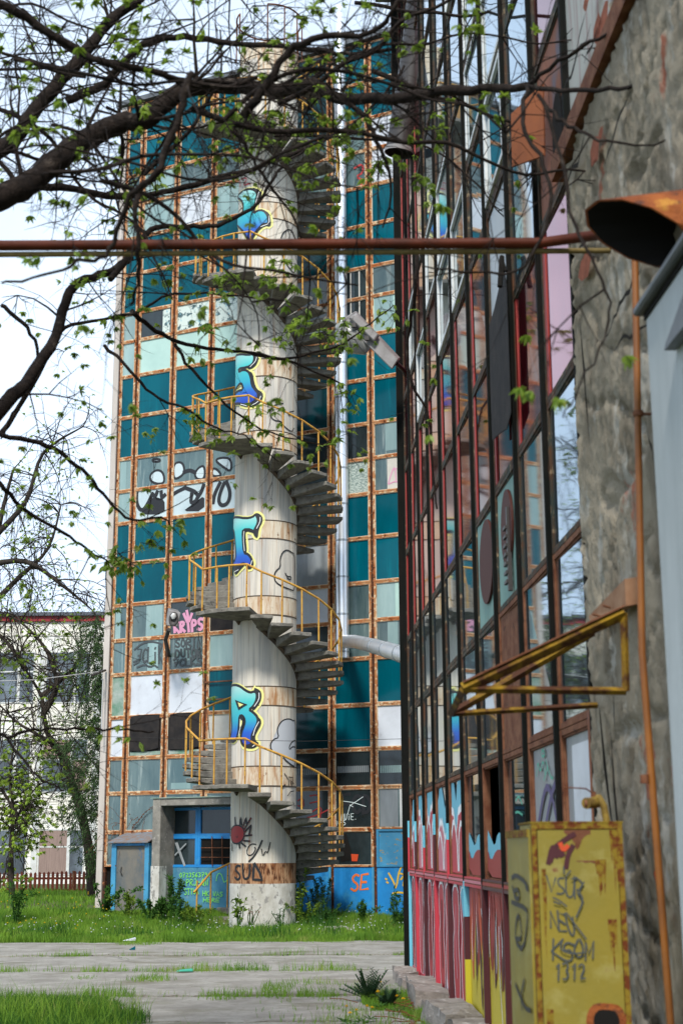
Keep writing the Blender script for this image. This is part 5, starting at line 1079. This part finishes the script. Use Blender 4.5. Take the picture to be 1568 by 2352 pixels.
# ================================================================ OVERHANGING TREE
rr = random.Random(11)
tree = empty('walnut_tree', (-3.6, 7.2, 0), 'big dark walnut tree reaching over the yard from the left with sparse young leaves', 'tree')
TR = Vector((-3.4, 7.2, 3.2))
MB().tube(curve([Vector((-3.6, 7.2, -.1)), Vector((-3.5, 7.3, 1.2)), Vector((-3.45, 7.2, 2.4)), TR, Vector((-3.2, 7.3, 4.2))]), [.34-.008*k for k in range(17)], 14).build('trunk', m['bark'], tree)
LIMBS = [ # start radius, end radius, picks (x, y, depth)
 (.13,.035,[(-300,560,7.2),(0,452,7.6),(70,420,7.8),(165,340,8),(270,283,8.1),(335,275,8.1),(390,225,8.2),(455,200,8.3),(555,198,8.3),(640,207,8.2),(715,195,8.0),(784,224,7.9),(930,222,7.6),(1034,208,7.4),(1130,203,7.2),(1212,196,7.0)]),
 (.10,.05,[(-300,520,7.3),(0,345,8.6),(45,300,8.7),(110,215,8.9),(180,140,9.1),(250,45,9.3),(330,-10,9.5),(420,-90,9.7)]),
 (.045,.02,[(-100,-10,6.6),(0,12,6.6),(85,55,6.7),(175,115,6.8),(240,143,6.8),(350,163,6.9),(425,188,7.0),(520,200,7.1),(590,175,7.2)]),
 (.05,.018,[(150,230,8.8),(240,190,8.8),(282,142,8.7),(330,103,8.6),(400,84,8.5),(500,95,8.4),(575,100,8.3),(725,113,8.1),(790,122,8.0),(900,112,7.9)]),
 (.04,.012,[(560,265,6.6),(600,210,6.5),(660,120,6.5),(740,85,6.4),(850,75,6.4),(905,20,6.3),(930,-30,6.3)]),
 (.028,.008,[(440,165,5.6),(418,240,5.6),(394,310,5.6),(360,400,5.6),(300,450,5.6),(262,545,5.7),(240,590,5.7),(180,600,5.7),(100,635,5.8),(0,650,5.8)]),
 (.028,.010,[(395,310,5.7),(360,400,5.7),(315,450,5.7),(318,560,5.7),(316,650,5.8),(300,700,5.9)]),
 (.045,.014,[(60,425,10),(140,430,10.2),(280,450,10.4),(375,440,10.5),(475,415,10.6),(575,390,10.7),(675,350,10.8),(784,300,10.9),(860,240,11),(930,150,11.2)]),
 (.035,.012,[(250,640,9.6),(320,560,9.8),(360,520,9.9),(425,520,10),(500,515,10),(575,480,10.1),(625,415,10.2),(650,380,10.3),(720,330,10.4)]),
 (.075,.035,[(-300,1280,8.6),(0,940,9),(60,880,9.2),(130,770,9.5),(150,700,9.6),(180,648,9.7),(250,625,9.8),(300,590,9.9)]),
 (.03,.008,[(0,1000,11),(90,860,11),(140,760,11),(180,743,11),(310,718,11),(400,675,11),(550,680,11),(640,690,11)]),
 (.03,.010,[(300,715,11),(345,750,11.2),(405,782,11.4),(500,803,11.6),(575,809,11.8),(675,834,12),(760,870,12.2),(784,880,12.3)]),
 (.022,.006,[(575,809,12),(650,825,12),(784,790,12.3),(850,742,12.5),(905,700,12.8)]),
 (.022,.006,[(240,794,11.5),(300,850,11.5),(350,905,11.6),(425,940,11.6),(500,985,11.7),(560,1000,11.8),(640,1060,12)]),
 (.022,.006,[(402,790,11.6),(440,850,11.7),(520,930,11.8),(600,985,12),(680,1010,12.2),(755,1020,12.4)]),
 (.032,.008,[(-80,980,10),(0,1000,10),(90,1015,10.2),(150,1050,10.3),(200,1090,10.4),(250,1150,10.5),(305,1194,10.6),(370,1186,10.7),(390,1210,10.8)]),
 (.028,.006,[(-80,1060,10),(0,1110,10),(50,1165,10.2),(145,1225,10.4),(200,1260,10.6),(245,1290,10.8),(285,1302,11)]),
 (.022,.008,[(-60,1660,9.5),(0,1686,9.6),(20,1696,9.6),(65,1680,9.7),(127,1675,9.8),(220,1676,10),(290,1676,10.2),(350,1681,10.4)]),
 (.014,.008,[(20,1696,9.6),(45,1735,9.5),(90,1785,9.4),(125,1805,9.4),(143,1815,9.4)]),
 (.022,.008,[(0,700,9.5),(50,740,9.6),(85,800,9.7),(75,880,9.8),(30,950,9.9),(0,1010,10)]),
 (.022,.006,[(500,270,8),(560,330,8.1),(600,400,8.2),(655,470,8.3),(700,560,8.4),(712,640,8.5)]),
 (.03,.008,[(784,224,7.9),(840,270,7.8),(870,340,7.8),(900,420,7.9),(880,520,8)]),
 (.024,.005,[(1212,197,7.0),(1240,170,6.9),(1330,110,6.7),(1420,60,6.5),(1490,5,6.4),(1520,-40,6.4)]),
 (.024,.007,[(1212,197,7.0),(1290,205,6.7),(1400,205,6.4),(1480,190,6.2),(1568,165,6.0),(1620,150,6.0)]),
 (.018,.006,[(1250,230,6.2),(1280,270,6.1),(1330,300,6.0),(1390,322,5.9),(1480,330,5.8),(1568,315,5.7)]),
 (.014,.004,[(1240,215,5.4),(1290,360,5.3),(1320,520,5.2),(1360,590,5.1),(1400,690,5.1),(1390,780,5.1),(1330,880,5.0),(1290,960,5)]),
 (.020,.006,[(1212,197,7.0),(1200,280,6.6),(1250,380,6.4),(1265,470,6.3),(1240,560,6.3),(1180,620,6.3),(1060,625,6.3),(970,605,6.4)]),
 (.030,.012,[(960,560,13),(955,640,13),(945,720,13.2),(935,800,13.4),(945,880,13.5),(985,960,13.6),(993,1080,13.7),(1005,1170,13.7)]),
]
lw_, ll_ = MB(), LF_()
R_ = [TR, TR]
for k, (r0, r1, pk) in enumerate(LIMBS):
    pts = curve([at(*p) for p in pk], 4); n = len(pts)
    if pk[0][0] < -50: pts = [Vector((-3.3, 7.25, min(max(pts[0].z-.3, 2.0), 4.1)))]+pts; n += 1
    pts = [p+rv(rr)*.010 for p in pts]
    rad = [(r0*(1-i/(n-1))+r1*i/(n-1))*rr.uniform(.92, 1.1)*(.62 if pk[1][2] < 9 else .70) for i in range(n)]
    MB().tube(pts, rad, 10).build('limb', m['bark'], tree)
    L_ = sum((b-a).length for a, b in zip(pts, pts[1:]))
    hi = sum(p[1] for p in pk)/len(pk) < 520
    sparse = pk[0][0] > 1100 or k in (5, 6, 26)
    nt_ = int(L_*(5.2 if hi else 2.0)*(.35 if sparse else 1))
    for _ in range(nt_):
        i = rr.randint(1, n-2); t = (pts[i+1]-pts[i-1]).normalized()
        d = (t*.5+rv(rr)*.8+Vector((0, 0, .12 if hi else -.05))).normalized(); d.y *= .6
        twig(lw_, ll_, pts[i], d, rr.uniform(.35, 1.0 if hi else .7), max(rad[i]*.28, .006)*rr.uniform(.6, 1), rr, 2, .055, .05, .22 if hi else .34, sub=3)
    if k in (10, 11, 12, 13, 14, 15, 16): 
        for _ in range(8): i = rr.randint(n//3, n-1); ll_.cluster(pts[i], (rv(rr)+Vector((0,0,-.6))).normalized(), .08, rr, 5)
for k in range(24):                                            # finer crossing branches filling the crown
    x0, y0 = rr.uniform(-60, 900), rr.uniform(-60, 420)-(0 if k % 3 else 60); Y = rr.uniform(6.2, 11); q = [at(x0, y0, Y)]; a = rr.choice((0, 0, .3, -.4, 2.9))+rr.uniform(-.5, .5)
    for _ in range(rr.randint(6, 11)): a += rr.uniform(-.45, .45); q.append(q[-1]+Vector((math.cos(a), rr.uniform(-.35, .35), math.sin(a)*.8))*.24)
    q = curve(q, 3); r_ = rr.uniform(.008, .019); n = len(q); MB().tube(q, [r_*(1-.7*i/n) for i in range(n)], 6).build('branch', m['bark'], tree)
    for _ in range(9): twig(lw_, ll_, q[rr.randint(0, n-1)], rv(rr), rr.uniform(.3, .8), .006, rr, 2, .045, .05, .10, sub=3)
# leaf sprays in front of the column and flue
sp = lw_
for (x, y, Y, c_) in [(620,640,12,9),(665,655,12,8),(690,745,12.2,12),(640,770,12,8),(740,760,12.3,12),(790,760,12.4,14),(800,905,12.5,9),(575,980,12,7),(620,945,12,8),(490,990,11.8,8),(450,985,11.8,6),(760,1015,12.3,9),(545,650,11.5,9),(505,640,11.5,7),(640,600,11,8),(905,720,12.8,9),(870,370,9,10),(800,320,9,9),(735,270,9.5,9),
    (400,1205,10.8,6),(270,1280,10.8,9),(300,1295,11,9),(255,1300,11,7),(345,1245,10.7,4),(1100,30,6.3,4),(1060,60,6.3,3),(420,350,10,7),(350,410,10,7),(590,330,10,9),(545,270,9,7),(300,420,9,8),(480,760,11.5,5),(460,790,11.5,5),(385,640,11,6),(950,420,8,6),(1000,310,8,6),(560,345,10,8),(650,290,9,8),(710,380,9,7),(240,1690,10,3),(275,1700,10,3),(165,350,8,6),(60,300,7,5),(180,580,6,4),(80,600,6,3),(520,260,7,6)]:
    p = at(x, y, Y)
    for _ in range(c_):
        q = p+rv(rr)*rr.uniform(0, .22*Y/12); sp.tube([q, p+rv(rr)*.04], .003, 3, cap=False); ll_.cluster(q, (rv(rr)+Vector((0, 0, -.7))).normalized(), .085*(Y/12)**.5, rr, 5)
ll_.build('leaves', m['leaf'], tree); lw_.build('twigs', m['bark'], tree)
# ================================================================ TREES BY THE TOWER'S LEFT SIDE
def bare_tree(name, base, picks, label, seed, r0=.16, leafm='leaffar', ls=.13, tw=34, leafp=.8, group=None, spread=1.5, droop=.10):
    rr = random.Random(seed); t = empty(name, base, label, 'tree', group); lf = LF_(); mb = MB()
    for j, pk in enumerate(picks):
        pts = curve([at(*p) for p in pk], 4); n = len(pts); f = r0*(1 if j == 0 else .55)
        rad = [f*(1-.8*i/(n-1)) for i in range(n)]
        MB().tube(pts, rad, 8).build('trunk' if j == 0 else 'limb', m['barkfar'], t)
        for _ in range(tw):
            i = rr.randint(n//4, n-1); d = (rv(rr)+Vector((0, 0, .25))).normalized()
            twig(mb, lf, pts[i], d, spread*rr.uniform(.6, 1.3), .022, rr, 2, ls, droop, leafp, .3, 3)
    mb.build('twigs', m['barkfar'], t); lf.build('leaves', m[leafm], t); return t
bt = at(212, 2050, 42); bt.z = gz(bt.x, bt.y)
bare_tree('bare_tree', bt, [[(212,2058,42),(205,1960,42),(185,1860,42),(165,1800,42),(148,1740,42),(115,1700,42),(100,1640,42),(95,1600,42),(60,1540,42)],[(160,1790,42),(130,1720,42),(90,1690,41),(40,1660,41),(0,1620,41)],[(100,1640,42),(130,1580,42),(110,1500,42),(60,1440,42),(10,1405,42)],[(60,1540,42),(20,1480,42),(-30,1430,42)],[(95,1600,42),(165,1540,42),(190,1500,41)]],
    'leaning bare tree with drooping twigs and fresh leaves between fence and tower', 3, tw=30, ls=.09, leafp=.5)
bt = at(30, 2060, 40); bt.z = 0
bare_tree('leafy_tree', bt, [[(28,2065,40),(25,1960,40),(30,1860,40),(22,1780,40),(35,1700,40)],[(26,1900,40),(60,1840,40),(90,1800,40)],[(30,1860,40),(0,1800,40)]],
    'young leafy tree at the left edge in front of the fence', 4, r0=.09, ls=.12, tw=26, spread=.9)
bt = at(120, 2060, 52); bt.z = 0
bare_tree('tall_bare_tree', at(-30, 2040, 46), [[(-60,2040,46),(-50,1700,46),(-30,1400,46),(0,1200,46),(30,1080,46)],[(-30,1400,46),(40,1330,46),(110,1260,46),(140,1160,46)],[(-10,1230,46),(60,1150,46),(100,1040,46),(190,980,45)],[(-30,1300,46),(60,1290,45),(150,1350,45),(210,1400,45)]],
    'tall thin bare tree whose crown fills the white sky left of the tower', 9, r0=.2, ls=.10, tw=24, spread=1.9, leafp=.45)
# dark juniper hugging the tower's corner
rr = random.Random(21); jb = at(228, 2050, 39.5); jb.z = .3
ju = empty('juniper_tree', jb, 'dark green drooping juniper close behind the tower corner', 'tree'); mb, lf = MB(), LF_()
MB().tube([jb, jb+Vector((.1, 0, 3)), jb+Vector((.05, 0, 7))], [.11, .08, .02], 8).build('trunk', m['barkfar'], ju)
for _ in range(480):
    y = rr.uniform(1410, 1990); hw = 34 if y < 1650 else 60 if y < 1900 else 30
    x = 238-abs(rr.gauss(0, .55))*hw*1.3; p = at(x, y, 39.5+rr.uniform(-.7, .7))
    d = (Vector((p.x-jb.x, 0, 0))*.4+rv(rr)*.5+Vector((0, 0, -.5))).normalized(); q = p+d*rr.uniform(.3, .75)
    mb.tube([p, q], .006, 3, cap=False)
    for k in range(30): c = p.lerp(q, rr.random())+rv(rr)*.06; lf.leaf(c, (d+rv(rr)*.6).normalized(), rv(rr), rr.uniform(.07, .14), .025)
mb.build('twigs', m['barkfar'], ju); lf.build('foliage', m['juniper'], ju)
# ================================================================ WEEDS AND SHRUBS
def shrub(name, x, y, label, h, w_, n, leafm, seed, ls=.07, cat='shrub', z=None, stems=7, narrow=.4, group=None):
    rr = random.Random(seed); z = gz(x, y) if z is None else z; t = empty(name, (x, y, z), label, cat, group); mb, lf = MB(), LF_(); b = Vector((x, y, z))
    for s_ in range(stems):
        a = rr.uniform(0, 6.28); tp = b+Vector((math.cos(a)*w_*rr.random(), math.sin(a)*w_*rr.random()*.7, h*rr.uniform(.55, 1)))
        mid = b.lerp(tp, .5)+Vector((rr.uniform(-.05, .05), 0, .08)); pts = curve([b+Vector((rr.uniform(-.1,.1)*w_, 0, 0)), mid, tp], 4)
        mb.tube(pts, [.012*(1-.7*i/8) for i in range(9)], 4, cap=False)
        for _ in range(n//stems):
            i = rr.random()**.7; k = min(int(i*8), 7); p = pts[k].lerp(pts[k+1], i*8-k); d = (rv(rr)+Vector((0, 0, .3))).normalized()
            lf.leaf(p+rv(rr)*.04*w_, d, rv(rr)+Vector((0, 0, 1)), ls*rr.uniform(.7, 1.4), ls*narrow)
    mb.build('stems', m['weed'], t); lf.build('leaves', m[leafm], t); return t
def gp_(x, y, Y): p = at(x, y, Y); return p.x, p.y
sh = [('leafy_shrub', 375, 31.9, .6, .4, 420, 'weed', .09, 'broad leaved weed clump left of the portal post foot', .4),
 ('leafy_shrub', 415, 31.6, .5, .4, 400, 'weed', .08, 'broad leaved weeds in front of the green writing', .4),
 ('leafy_shrub', 290, 32.6, .55, .6, 420, 'weedyellow', .08, 'low weeds at the foot of the shed door', .4),
 ('leafy_shrub', 660, 31.9, .8, .5, 500, 'weed', .08, 'weeds tucked behind the right edge of the column', .4),
 ('leafy_shrub', 830, 31.4, .5, .5, 380, 'weed', .07, 'low weeds below the orange letters', .4),
 ('leafy_shrub', 925, 30.6, .55, .4, 380, 'weed', .07, 'low weeds where the blue panels meet the hall', .4),
 ('leafy_shrub', 395, 32.3, .95, .40, 420, 'weed', .10, 'tall dark leafy weed clump standing against the portal post', .35),
 ('leafy_shrub', 345, 32.0, .45, .4, 380, 'weed', .08, 'low green leafy clump between shed and portal', .5),
 ('bramble', 238, 33.4, .7, .9, 600, 'weed', .08, 'dark tangled bramble at the tower corner by the shed', .5),
 ('leafy_shrub', 445, 31.0, .55, .6, 480, 'weedyellow', .07, 'bright low fern like weeds at the foot of the yellow rail', .4),
 ('sapling', 548, 30.2, .72, .22, 90, 'weedyellow', .11, 'small reddish sapling growing in front of the white column base', .5),
 ('sapling', 690, 31.3, 1.25, .25, 200, 'weedyellow', .08, 'slender yellow green sapling just right of the column', .5),
 ('leafy_shrub', 735, 31.6, 1.15, .6, 1100, 'thistle', .07, 'dense dark shrub under the right side of the stairs', .3),
 ('leafy_shrub', 700, 30.9, .7, .5, 600, 'weedyellow', .05, 'fine leaved light green shrub at the right foot of the column', .5),
 ('leafy_shrub', 770, 31.0, .6, .4, 380, 'weed', .05, 'small weed patch right of the dark shrub', .4),
 ('sapling', 905, 30.6, .85, .18, 60, 'weed', .13, 'tall palm like weed against the blue panels', .4),
 ('tall_weed', 38, 31.5, 1.05, .4, 260, 'weed', .12, 'tall pale weed standing alone in the grass at far left', .3),
 ('tall_weed', 575, 30.1, .55, .25, 160, 'dryvine', .03, 'brown dead weed leaning on the white column base', .5),
 ('tall_weed', 648, 30.0, .5, .3, 120, 'weed', .05, 'thin weed in front of the column base', .4)]
for k, (nm, px_, Y, h, w_, n, lm_, ls, lb, na) in enumerate(sh):
    x, y = gp_(px_, 2080, Y); shrub(nm, x, y, lb, h, w_, n, lm_, 50+k, ls, 'weed' if 'weed' in nm else 'shrub' if 'shrub' in nm or nm == 'bramble' else 'sapling', narrow=na)
# dead vine over the shed roof
rr = random.Random(33); v0 = FAC.pt(7.6, 2.3, .3); vt = empty('dead_vine', v0, 'rust brown dead vine crawling over the shed roof and the corner panes', 'vine'); mb, lf = MB(), LF_()
for k in range(26):
    u, z = rr.uniform(6.9, 8.15), rr.uniform(1.2, 2.2) if rr.random() < .5 else rr.uniform(1.9, 2.35); p = FAC.pt(u, z, rr.uniform(.06, .25)); twig(mb, lf, p, (rv(rr)+Vector((0, 0, .1))).normalized(), rr.uniform(.3, .7), .007, rr, 1, .035, .05, .9)
q = [FAC.pt(*FAC.px(x, y, .08), .08) for x, y in ((300,1935),(305,1900),(315,1890),(330,1870),(352,1852))]; mb.tube(curve(q), .008, 5)
for p in curve(q, 10): lf.cluster(p+rv(rr)*.03, rv(rr), .045, rr, 3)
mb.build('stems', m['dryvine'], vt); lf.build('dead_leaves', m['dryvine'], vt)
# thistle and dandelions in the near grass
def thistle(x, y, label, h, seed, n=26):
    rr = random.Random(seed); t = empty('thistle', (x, y, 0), label, 'thistle'); mb, lf = MB(), LF_()
    for k in range(n):
        a = rr.uniform(0, 6.28); el = rr.uniform(.35, 1.35); d = Vector((math.cos(a)*math.cos(el), math.sin(a)*math.cos(el), math.sin(el))); p = Vector((x, y, .02)); L_ = h*rr.uniform(.6, 1)
        pts = [p+d*L_*t_+Vector((0, 0, -.12*t_*t_*L_)) for t_ in (0, .33, .66, 1)]; mb.tube(pts, [.006, .005, .004, .002], 4, cap=False)
        for j in range(16):
            t_ = .2+.8*j/16; q = p+d*L_*t_+Vector((0, 0, -.12*t_*t_*L_)); sd = d.cross(Vector((0, 0, 1))).normalized()*(1 if j % 2 else -1)
            lf.leaf(q, (sd+d*.7+Vector((0, 0, .2))).normalized(), Vector((0, 0, 1)), .075*(1.15-t_*.6), .022)
    mb.build('stems', m['thistle'], t); lf.build('leaves', m['thistle'], t)
g = lambda x, y: (lambda P_: (P_.x, P_.y))(CP+ray(x, y)*((.0-CH)/ray(x, y).z))
thistle(*g(848, 2305), 'dark spiky thistle growing on the paving edge near the red doors', .42, 1, 34)
thistle(*g(893, 2318), 'smaller low thistle beside the kerb blocks', .22, 2, 16)
def flower(src=None, loc=None, label=None):
    if src is None:
        t = bpy.data.objects.new('dandelion', None); col.objects.link(t); h = .13
        s_ = MB().tube([(0,0,0), (.006,.0,h*.5), (0,.004,h)], .0025, 5).build('stem', m['weedyellow']); s_.parent = t
        b = MB(); 
        for r_, z_, n_ in ((.021, h+.004, 16), (.015, h+.010, 13), (.008, h+.015, 9)):
            for k in range(n_):
                a = 2*math.pi*k/n_+r_*50; c, s__ = math.cos(a), math.sin(a); b.add([(c*.003-s__*.002, s__*.003+c*.002, z_-.003), (c*.003+s__*.002, s__*.003-c*.002, z_-.003), (c*r_+s__*.003, s__*r_-c*.003, z_+.003), (c*r_-s__*.003, s__*r_+c*.003, z_+.003)], [(0,1,2,3)])
        f = b.build('flower_head', m['dandelion']); f.parent = t
        lf = LF_()
        for k in range(7): a = k*.9; lf.leaf(Vector((0,0,.005)), Vector((math.cos(a), math.sin(a), .35)), Vector((0,0,1)), .11, .025)
        l = lf.build('leaves', m['weed']); l.parent = t
    else:
        t = src.copy(); col.objects.link(t)
        for ch in src.children: c = ch.copy(); col.objects.link(c); c.parent = t
    t.location = loc; t.rotation_euler = (rnd.uniform(-.2,.2), rnd.uniform(-.2,.2), rnd.uniform(0,6)); t.scale = (1, 1, rnd.uniform(.8, 1.25))
    return tag(t, label, 'flower', 'dandelions in the near grass')
src = None
for x, y, lb in [(880,2285,'isolated dandelion higher than the rest, left of the thistle'),(805,2352,'dandelion at the bottom edge in the grass tuft'),(823,2345,'dandelion in the yellow pair near the bottom, left one'),(835,2348,'dandelion in the yellow pair near the bottom, right one'),(872,2310,'small dandelion beside the thistle stem'),(790,2345,'leftmost dandelion of the near clump'),(915,2322,'dandelion nearest the broken kerb blocks'),(926,2316,'upper dandelion nearest the dry twigs'),(850,2338,'dandelion directly below the thistle')]:
    X_, Y_ = g(x, y+14); o = flower(src, (X_, Y_, .03), lb); src = src or o
# dry twig litter by the kerb
rr = random.Random(8); mb = MB(); lf = LF_()
for _ in range(260):
    y = rr.uniform(9.5, 16.5); x = WL.pt(y, 0).x-.2-abs(rr.gauss(0, .22)); a = rr.uniform(0, 3.14); L_ = rr.uniform(.1, .4); d = Vector((math.cos(a), math.sin(a), rr.uniform(-.05, .2)))
    mb.tube([Vector((x, y, .03)), Vector((x, y, .04))+d*L_*.5+rv(rr)*.02, Vector((x, y, .03))+d*L_], .004, 4, cap=False)
tag(mb.build('twig_litter', m['dryvine']), 'dry brown twigs heaped along the broken kerb', 'twigs', kind='stuff')
# rubble heap, stray stones and litter
def stones(name, cx, cy, n, sx_, sy_, s0, s1, hz, mt, label, seed, kind='stuff'):
    rr = random.Random(seed); mb = MB()
    for _ in range(n):
        x, y = rr.gauss(cx, sx_), rr.gauss(cy, sy_); z = gz(x, y)+max(0, hz*math.exp(-((x-cx)/sx_/1.2)**2-((y-cy)/sy_/1.2)**2))*rr.random(); s_ = rr.uniform(s0, s1)
        v = [(x+s_*a*rr.uniform(.6,1.2), y+s_*b_*rr.uniform(.6,1.2), z+s_*c*.6*rr.uniform(.5,1.2)) for a, b_, c in ((-1,-1,-.6),(1,-1,-.6),(1,1,-.6),(-1,1,-.6),(-.7,-.6,1),(.6,-.8,1),(.7,.7,1),(-.8,.6,1))]; mb.hexa(v)
    return tag(mb.build(name, m[mt]), label, 'rubble', kind=kind)
X_, Y_ = g(775, 2145); stones('rubble_heap', X_, Y_, 330, .42, .5, .02, .06, .14, 'rubble', 'pale heap of broken stones in the grass right of the column', 1)
stones('gravel', 0, 22, 2600, 4.5, 3, .005, .016, 0, 'rubble', 'small loose gravel scattered on the paving', 2)
stones('gravel', -.6, 15, 900, .9, 1.3, .004, .012, 0, 'rubble', 'fine grit on the near paving strip', 4)
stones('debris', -1, 22, 1500, 4, 3, .006, .018, 0, 'joint', 'dark crumbs and dead leaves on the paving', 3)
o = stones('stone', *g(893, 2128), 1, .001, .001, .08, .085, 0, 'rubble', 'single pale stone in the grass near the blue panels', 12, None); o['category'] = 'stone'
def litter(px_, py_, w_, d_, mt, label, name, h=.02, seed=0):
    x, y = g(px_, py_); b = MB(); b.hexa([(x-w_, y-d_, .03), (x+w_, y-d_*.7, .03), (x+w_*.8, y+d_, .035), (x-w_*.7, y+d_, .04), (x-w_, y-d_, .04), (x+w_, y-d_*.7, .035+h), (x+w_*.8, y+d_, .04+h), (x-w_*.7, y+d_, .045)])
    tag(b.build(name, mt, None, .003), label, 'litter')
litter(425, 2237, .11, .08, P['mintline'], 'green plastic board lying on the paving', 'plastic_scrap')
litter(297, 2166, .12, .05, m['white'], 'crushed pale bottle at the grass edge', 'crushed_bottle', .05)
litter(515, 2150, .04, .03, P['red'], 'small red scrap at the grass edge', 'plastic_scrap', .04)
litter(304, 2187, .05, .03, m['teal'], 'small dark scrap on the paving left of the red one', 'plastic_scrap', .05)
# ================================================================ GRASS
def grass(name, n, xr, yr, dens, h0, h1, wd, mt, label, seed, lean=.35):
    rg = np.random.default_rng(seed); x = rg.uniform(*xr, n); y = rg.uniform(*yr, n)
    keep = np.array([dens(a, b) > c for a, b, c in zip(x, y, rg.random(n))]); x, y = x[keep], y[keep]; n = len(x)
    z = np.array([gz(a, b) for a, b in zip(x, y)]); hf = np.array([.65+.7*max(-.6, noise.noise(Vector((a*.9, b*.6, seed)))) for a, b in zip(x, y)])
    h = rg.uniform(h0, h1, n)*hf*rg.uniform(.6, 1.15, n); a = rg.uniform(0, 6.283, n); l = rg.uniform(.05, lean, n)*h*1.6; b_ = rg.uniform(0, 6.283, n)
    wx, wy = np.cos(a)*wd, np.sin(a)*wd; lx, ly = np.cos(b_)*l, np.sin(b_)*l
    V = np.empty((n, 5, 3)); V[:, 0] = np.stack([x-wx, y-wy, z-.01], 1); V[:, 1] = np.stack([x+wx, y+wy, z-.01], 1)
    V[:, 2] = np.stack([x+wx*.7+lx*.35, y+wy*.7+ly*.35, z+h*.6], 1); V[:, 3] = np.stack([x-wx*.7+lx*.35, y-wy*.7+ly*.35, z+h*.6], 1); V[:, 4] = np.stack([x+lx, y+ly, z+h], 1)
    V = V.reshape(-1, 3); i = np.arange(n)*5
    F = np.concatenate([np.stack([i, i+1, i+2], 1), np.stack([i, i+2, i+3], 1), np.stack([i+3, i+2, i+4], 1)])
    return tag(fastmesh(name, V, F, m[mt]), label, 'grass', kind='stuff')
nn = lambda x, y, s_, k: noise.noise(Vector((x*s_, y*s_, k)))
def far_d(x, y):
    e = 26.75+.35*nn(x, 0, .9, 3)+(.5 if x < -3.3 else 0)*0
    if y < e: return 0
    if (x-CX)**2+(y-CY)**2 < .55: return 0
    d = .55+.9*nn(x, y, .8, 5)+.25
    if y < e+2.5 and x < -1.2: d += .3
    if -2.8 < x < 1.8 and y > 28.6: d -= .25
    return max(.05, min(d, 1))
grass('grass', 150000, (-8.5, 3.2), (26.3, 34.5), far_d, .10, .26, .007, 'grass', 'ragged grass belt between the paving and the tower', 1)
grass('grass', 16000, (-8.5, 3.2), (27, 33), lambda x, y: max(0, nn(x, y, 1.1, 17))*2.2*far_d(x, y), .26, .5, .007, 'grassdk', 'taller dark clumps in the far grass belt', 11, .5)
grass('grass', 26000, (-19, -6.2), (33, 50), lambda x, y: .8, .10, .24, .014, 'grass', 'grassy rise in front of the fence', 2)
def near_left(x, y):
    edge = -1.55+.085*(y-12)*-1+.22*nn(x, y, 1.2, 8)
    b = 16.3-(.5 if x > -1.8 else 0)+.3*nn(x, 1, 1.4, 2)
    q = min(edge+(.5 if y < 12.5 else (13.8-y)*.22)-x, (b-y)*.8)+.28*nn(x, y, 2.6, 15); return 0 if q < 0 else min(1, .25+q*2.2)
grass('grass', 95000, (-4.6, -.4), (10.2, 17), near_left, .10, .25, .0042, 'grassdk', 'deep green tall grass in the near left corner', 3)
grass('grass', 9000, (-4.6, -.8), (10.2, 17), near_left, .28, .42, .0035, 'grass', 'taller seeding blades over the near left grass', 31, .6)
def near_right(x, y):
    wx_ = WL.pt(y, 0).x
    if x > wx_-.05: return 0
    if y > 16.6: return 0
    le = .62+.25*nn(0, y, .9, 4)-(.35 if 15.2 < y < 16.9 else 0)+(.0 if y > 13 else -.25)
    return (.85+.5*nn(x, y, 2, 6)) if x > le and x < wx_-.28 else (.12 if x > le else 0)
grass('grass', 60000, (0, 1.4), (10, 17), near_right, .05, .20, .0035, 'grass', 'short patchy grass beside the kerb blocks at right', 4)
def tufts(x, y):
    d = 0
    for yc, s_ in ((16.85, .22), (20.3, .2), (23.28, .2), (26.7, .3)):
        d = max(d, math.exp(-((y-yc)/s_)**2)*(1.0 if nn(x, yc, 1.3, 7) > .1 else .3 if nn(x, yc, 2.3, 9) > 0 else .06))
    for tx, ty, tr in ((-2.45, 18.9, .35), (-3.3, 19.2, .25), (1.05, 18.0, .35), (.9, 17.2, .4), (.55, 17.0, .3), (-.8, 16.8, .3), (1.3, 22.5, .4), (-1.35, 16.5, .2), (-.15, 13.7, .10), (.1, 14.6, .12), (.35, 13.4, .15), (-.1, 15.4, .1), (-3.6, 26.2, .5)):
        q = ((x-tx)**2+((y-ty)*.8)**2)/tr**2
        if q < 1: d = max(d, 1-q)
    if -.95 < x < 1.2 and 16.75 < y < 18.3+.5*nn(x, 3, 1.5, 2): d = max(d, .30+.9*nn(x, y, 1.6, 9))
    if -.9 < x < .6 and 13 < y < 16.5: d = max(d, .12+.5*nn(x, y, 2.2, 12) if x > -.3 else .25*nn(x, y, 2.2, 12))
    return min(d, 1)
grass('grass', 120000, (-5.2, 1.9), (13, 27), tufts, .05, .19, .004, 'grass', 'tufts of grass in the joints of the paving', 5)

rr = random.Random(77)
for nm, mt, n, lb, r_ in (('clover_flowers', P['white'], 240, 'tiny white flowers sprinkled through the far grass belt', .014), ('yellow_flowers', m['dandelion'], 70, 'tiny yellow flowers in the grass rise near the fence', .018)):
    mb = MB()
    for _ in range(n):
        x, y = (rr.uniform(-7.5, 2.5), rr.uniform(27.2, 32)) if nm[0] == 'c' else (rr.uniform(-9, -5), rr.uniform(29, 38)); z = gz(x, y)+rr.uniform(.12, .24)
        mb.add([(x-r_, y, z), (x, y-r_, z+.004), (x+r_, y, z), (x, y+r_, z+.004), (x, y, z-r_), (x, y, z+r_*.7)], [(0,1,4),(1,2,4),(2,3,4),(3,0,4),(0,5,1),(1,5,2),(2,5,3),(3,5,0)])
    tag(mb.build(nm, mt), lb, 'flowers', kind='stuff')
